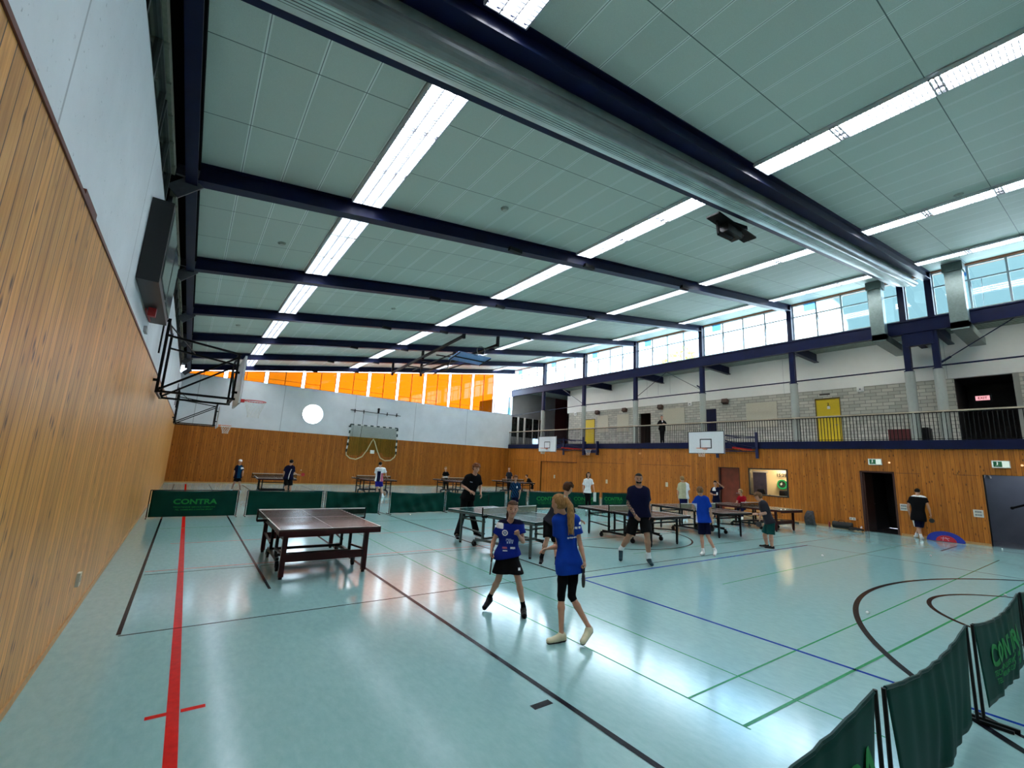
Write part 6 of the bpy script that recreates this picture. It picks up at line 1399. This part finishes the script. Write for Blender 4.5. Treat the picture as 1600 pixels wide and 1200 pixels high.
person('patterned_boy', 'curly ginger-haired boy in dark blue patterned shirt by the far barrier', dict(h=.012, g=.9, face=1, hair=('ginger', 'curly'), shirt=([PAT, NAVYC, WHT], .8, -.05), paint=lambda u, v, f, r: np.where((f > 0) & (u > .03) & (u < .075) & (v > .62) & (v < .75), 2, ((np.sin(r[:, 2] * 45 + u * 60) + np.sin(u * 90 - r[:, 2] * 20)) > .1).astype(int)), bottom=('shorts', NAVYC, .8), shoes=(SHB, SOLEW, (SKW, .08))))
person('cap_boy', 'boy in white cap and dark blue shirt at the far left', dict(h=.014, g=.88, hair=('brown', 'short'), cap=1, shirt=([PAT, NAVYC, WHT], .8, -.05), paint=lambda u, v, f, r: np.where((f > 0) & (u > .03) & (v > .70) & (v < .84), 2, (np.abs(u) > .07).astype(int)), bottom=('shorts', BLK, .6), shoes=(SHW, SOLEW, None)))
pc_, bc2, ac_ = person('back_man', 'man seen from behind in dark shirt with white stripe at far left table', dict(h=.014, g=.95, hair=('dark', 'crop'), shirt=([NAVYC, WHT], .75, -.10), paint=lambda u, v, f, r: ((f < .02) & (np.abs(u - (.03 + .12 * v * v)) < .014) & (v < .75)).astype(int), bottom=('shorts', BLK, .95), shoes=(SHB, SOLEW, None), hands=dict(b='grip')))
racket('red racket raised by the man at the far left table', bc2, ac_[1], nv=(.3, -1, .3), tilt=(.9, -.2, .15))
b_ = MB().ball((0, 0, 0), .02, 10, 7).build('table_tennis_ball', M_BALL, None, (4.42, 22.7, 1.12), smooth=True); tag(b_, 'small pale ball in the air before the far-left man', 'ball')
person('stooping_man', 'player in white and dark blue shirt and bright blue shorts, head bowed, seen from behind', dict(h=.014, g=.98, hair=('dark', 'short'), shirt=([WHT, NAVYC, PINK], .8, -.05), paint=lambda u, v, f, r: np.where((f < .03) & (np.abs(u) < .085) & (v < .74), 1, np.where((u > .1) & (v < .6), 2, 0)), bottom=('shorts', VIO, .75), shoes=(SHW, SOLEW, (SKW, .12)), nod=.3))
person('far_boy', 'small boy in black shirt at the table by the end wall', dict(h=.014, g=.85, hair=('sandy', 'short'), shirt=([BLK, WHT], .85, -.05), paint=lambda u, v, f, r: ((f > 0) & (v > .40) & (v < .5)).astype(int), bottom=('trousers', BLK, .95), shoes=(SHB, SOLEW, None)))
person('far_man', 'person in dark grey shirt behind the far right-hand table', dict(h=.014, g=.9, hair=('lightbrown', 'crop'), shirt=(GRY, .85, -.05), bottom=('trousers', BLK, .95), shoes=(SHB, SOLEB, None)))
person('leaning_boy', 'boy in black shirt with white side stripe leaning onto the far right table', dict(h=.014, g=.88, hair=('brown', 'short'), shirt=([BLK, WHT], .8, -.08), paint=lambda u, v, f, r: ((np.abs(f + .03) < .02) & (v < .7)).astype(int), bottom=('shorts', BLK, .9), shoes=(SHW, SOLEW, None)))
person('woman_polo', 'woman in white polo shirt and black trousers before the CONTRA barriers', dict(h=.012, g=.9, female=1, face=1, hair=('dark', 'long'), shirt=(WHT, .75, -.05), bottom=('trousers', BLK, .98), shoes=(SHW, SOLEW, None), hands=dict(b='grip')))
person('olive_man', 'man in pale olive T-shirt and blue shorts near the right boards', dict(h=.013, g=1.0, hair=('sandy', 'short'), shirt=([OLV, WHT], .8, -.05), paint=lambda u, v, f, r: ((u > .06)).astype(int), bottom=('shorts', [DKB, WHT], .95), bpaint=lambda u, z, f: (u > .12).astype(int), shoes=(SHW, SOLEW, None)))
pd_, bd_, ad_ = person('blue_boy', 'boy seen from behind in bright blue shirt and black shorts', dict(h=.0085, g=.90, hair=('lightbrown', 'short'), shirt=([BLUE2, PALE], .8, -.06), loose=.018, paint=lambda u, v, f, r: ((u < -.155) & (v < .72)).astype(int), bottom=('shorts', NAVYC, .85), shoes=(SHW, SOLEW, (SKW, .07)), hands=dict(b='grip')))
racket('black racket held down by the boy in the bright blue shirt', bd_, ad_[1], nv=(1, -.3, 0), red=(.03, .03, .035), tilt=(.05, -.05, -1))
person('arm_raised_boy', 'boy in dark shirt with white print raising one arm to his head', dict(h=.013, g=.92, hair=('dark', 'short'), shirt=([NAVYC, WHT], .8, -.05), paint=lambda u, v, f, r: ((f > 0) & (((u < -.05) & (v > .75)) | ((np.abs(u - .0) < .03) & (v > .45) & (v < .65)))).astype(int), bottom=('trousers', NAVYC, .95), shoes=(SHB, SOLEW, None)))
person('red_woman', 'blond woman in red top seated by the right wall, leaning forward', dict(h=.013, g=.95, female=1, hair=('sandy', 'bob'), shirt=(REDC, .5, -.02), bottom=('trousers', DKB, .95), shoes=(SHW, SOLEW, None), lift=False))
pe_, be_, ae_ = person('green_shorts_boy', 'stocky boy in charcoal T-shirt and petrol green shorts bent over the table', dict(h=.0085, g=1.12, face=1, hair=('lightbrown', 'fluffy'), shirt=(GRY, .8, -.05), bottom=('shorts', TEAL, .85), shoes=(SHB, SOLEW, None), hands=dict(a='relaxed', b='grip'), nod=.15,
    extra=lambda t, J, arms, latp, fv, hp, hh: MB().tube([tuple(arms[0][2] - arms[0][4] * .02 + (arms[0][5] * math.cos(a) + arms[0][6] * math.sin(a)) * .034) for a in [2 * PI * i / 12 for i in range(12)]], .008, 5, closed=True).build('wristband', BLK, t)))
racket('red racket held downward by the boy in green shorts', be_, ae_[1], nv=(1, .2, 0), red=(.40, .012, .03), tilt=(-.35, .1, -1))
pf_, bf_, af_ = person('leaving_man', 'man in black shirt seen from behind walking past the dark doorway', dict(h=.011, g=1.0, hair=('dark', 'crop'), shirt=([BLK, WHT], .6, -.18), loose=.016, paint=lambda u, v, f, r: ((v > .965)).astype(int), bottom=('shorts', [NAVYC, WHT], .98), bpaint=lambda u, z, f: (u < -.12).astype(int), shoes=(SHW, SOLEW, (SKW, .10)), hands=dict(b='grip')))
racket('dark red racket in the hand of the man walking by the doorway', bf_, af_[1], nv=(.9, .4, 0), red=(.16, .012, .03), tilt=(.1, -.1, -1))
person('spectator', 'dark-clothed spectator leaning on the gallery handrail', dict(h=.014, g=.92, lift=False, hair=('dark', 'crop'), shirt=([BLK, WHT], .95, -.05), paint=lambda u, v, f, r: ((f > 0) & (np.abs(u) < .03) & (v > .8)).astype(int), bottom=('trousers', BLK, .98), shoes=(SHB, SOLEB, None)))
tag(MB().grid(lambda u, v: (.02 * math.sin(12 * u), (u - .5) * .16, -.42 * v), 8, 8, thick=.008).build('towel', mat('towel_white', (.75, .76, .74), .9), None, (16.2 + PEOPLE['woman_polo'][4]['hb'][0] - .03, 14.25 + PEOPLE['woman_polo'][4]['hb'][1] - .03, PEOPLE['woman_polo'][4]['hb'][2] + .01)), 'white towel hanging from the hand of the woman in white', 'towel')
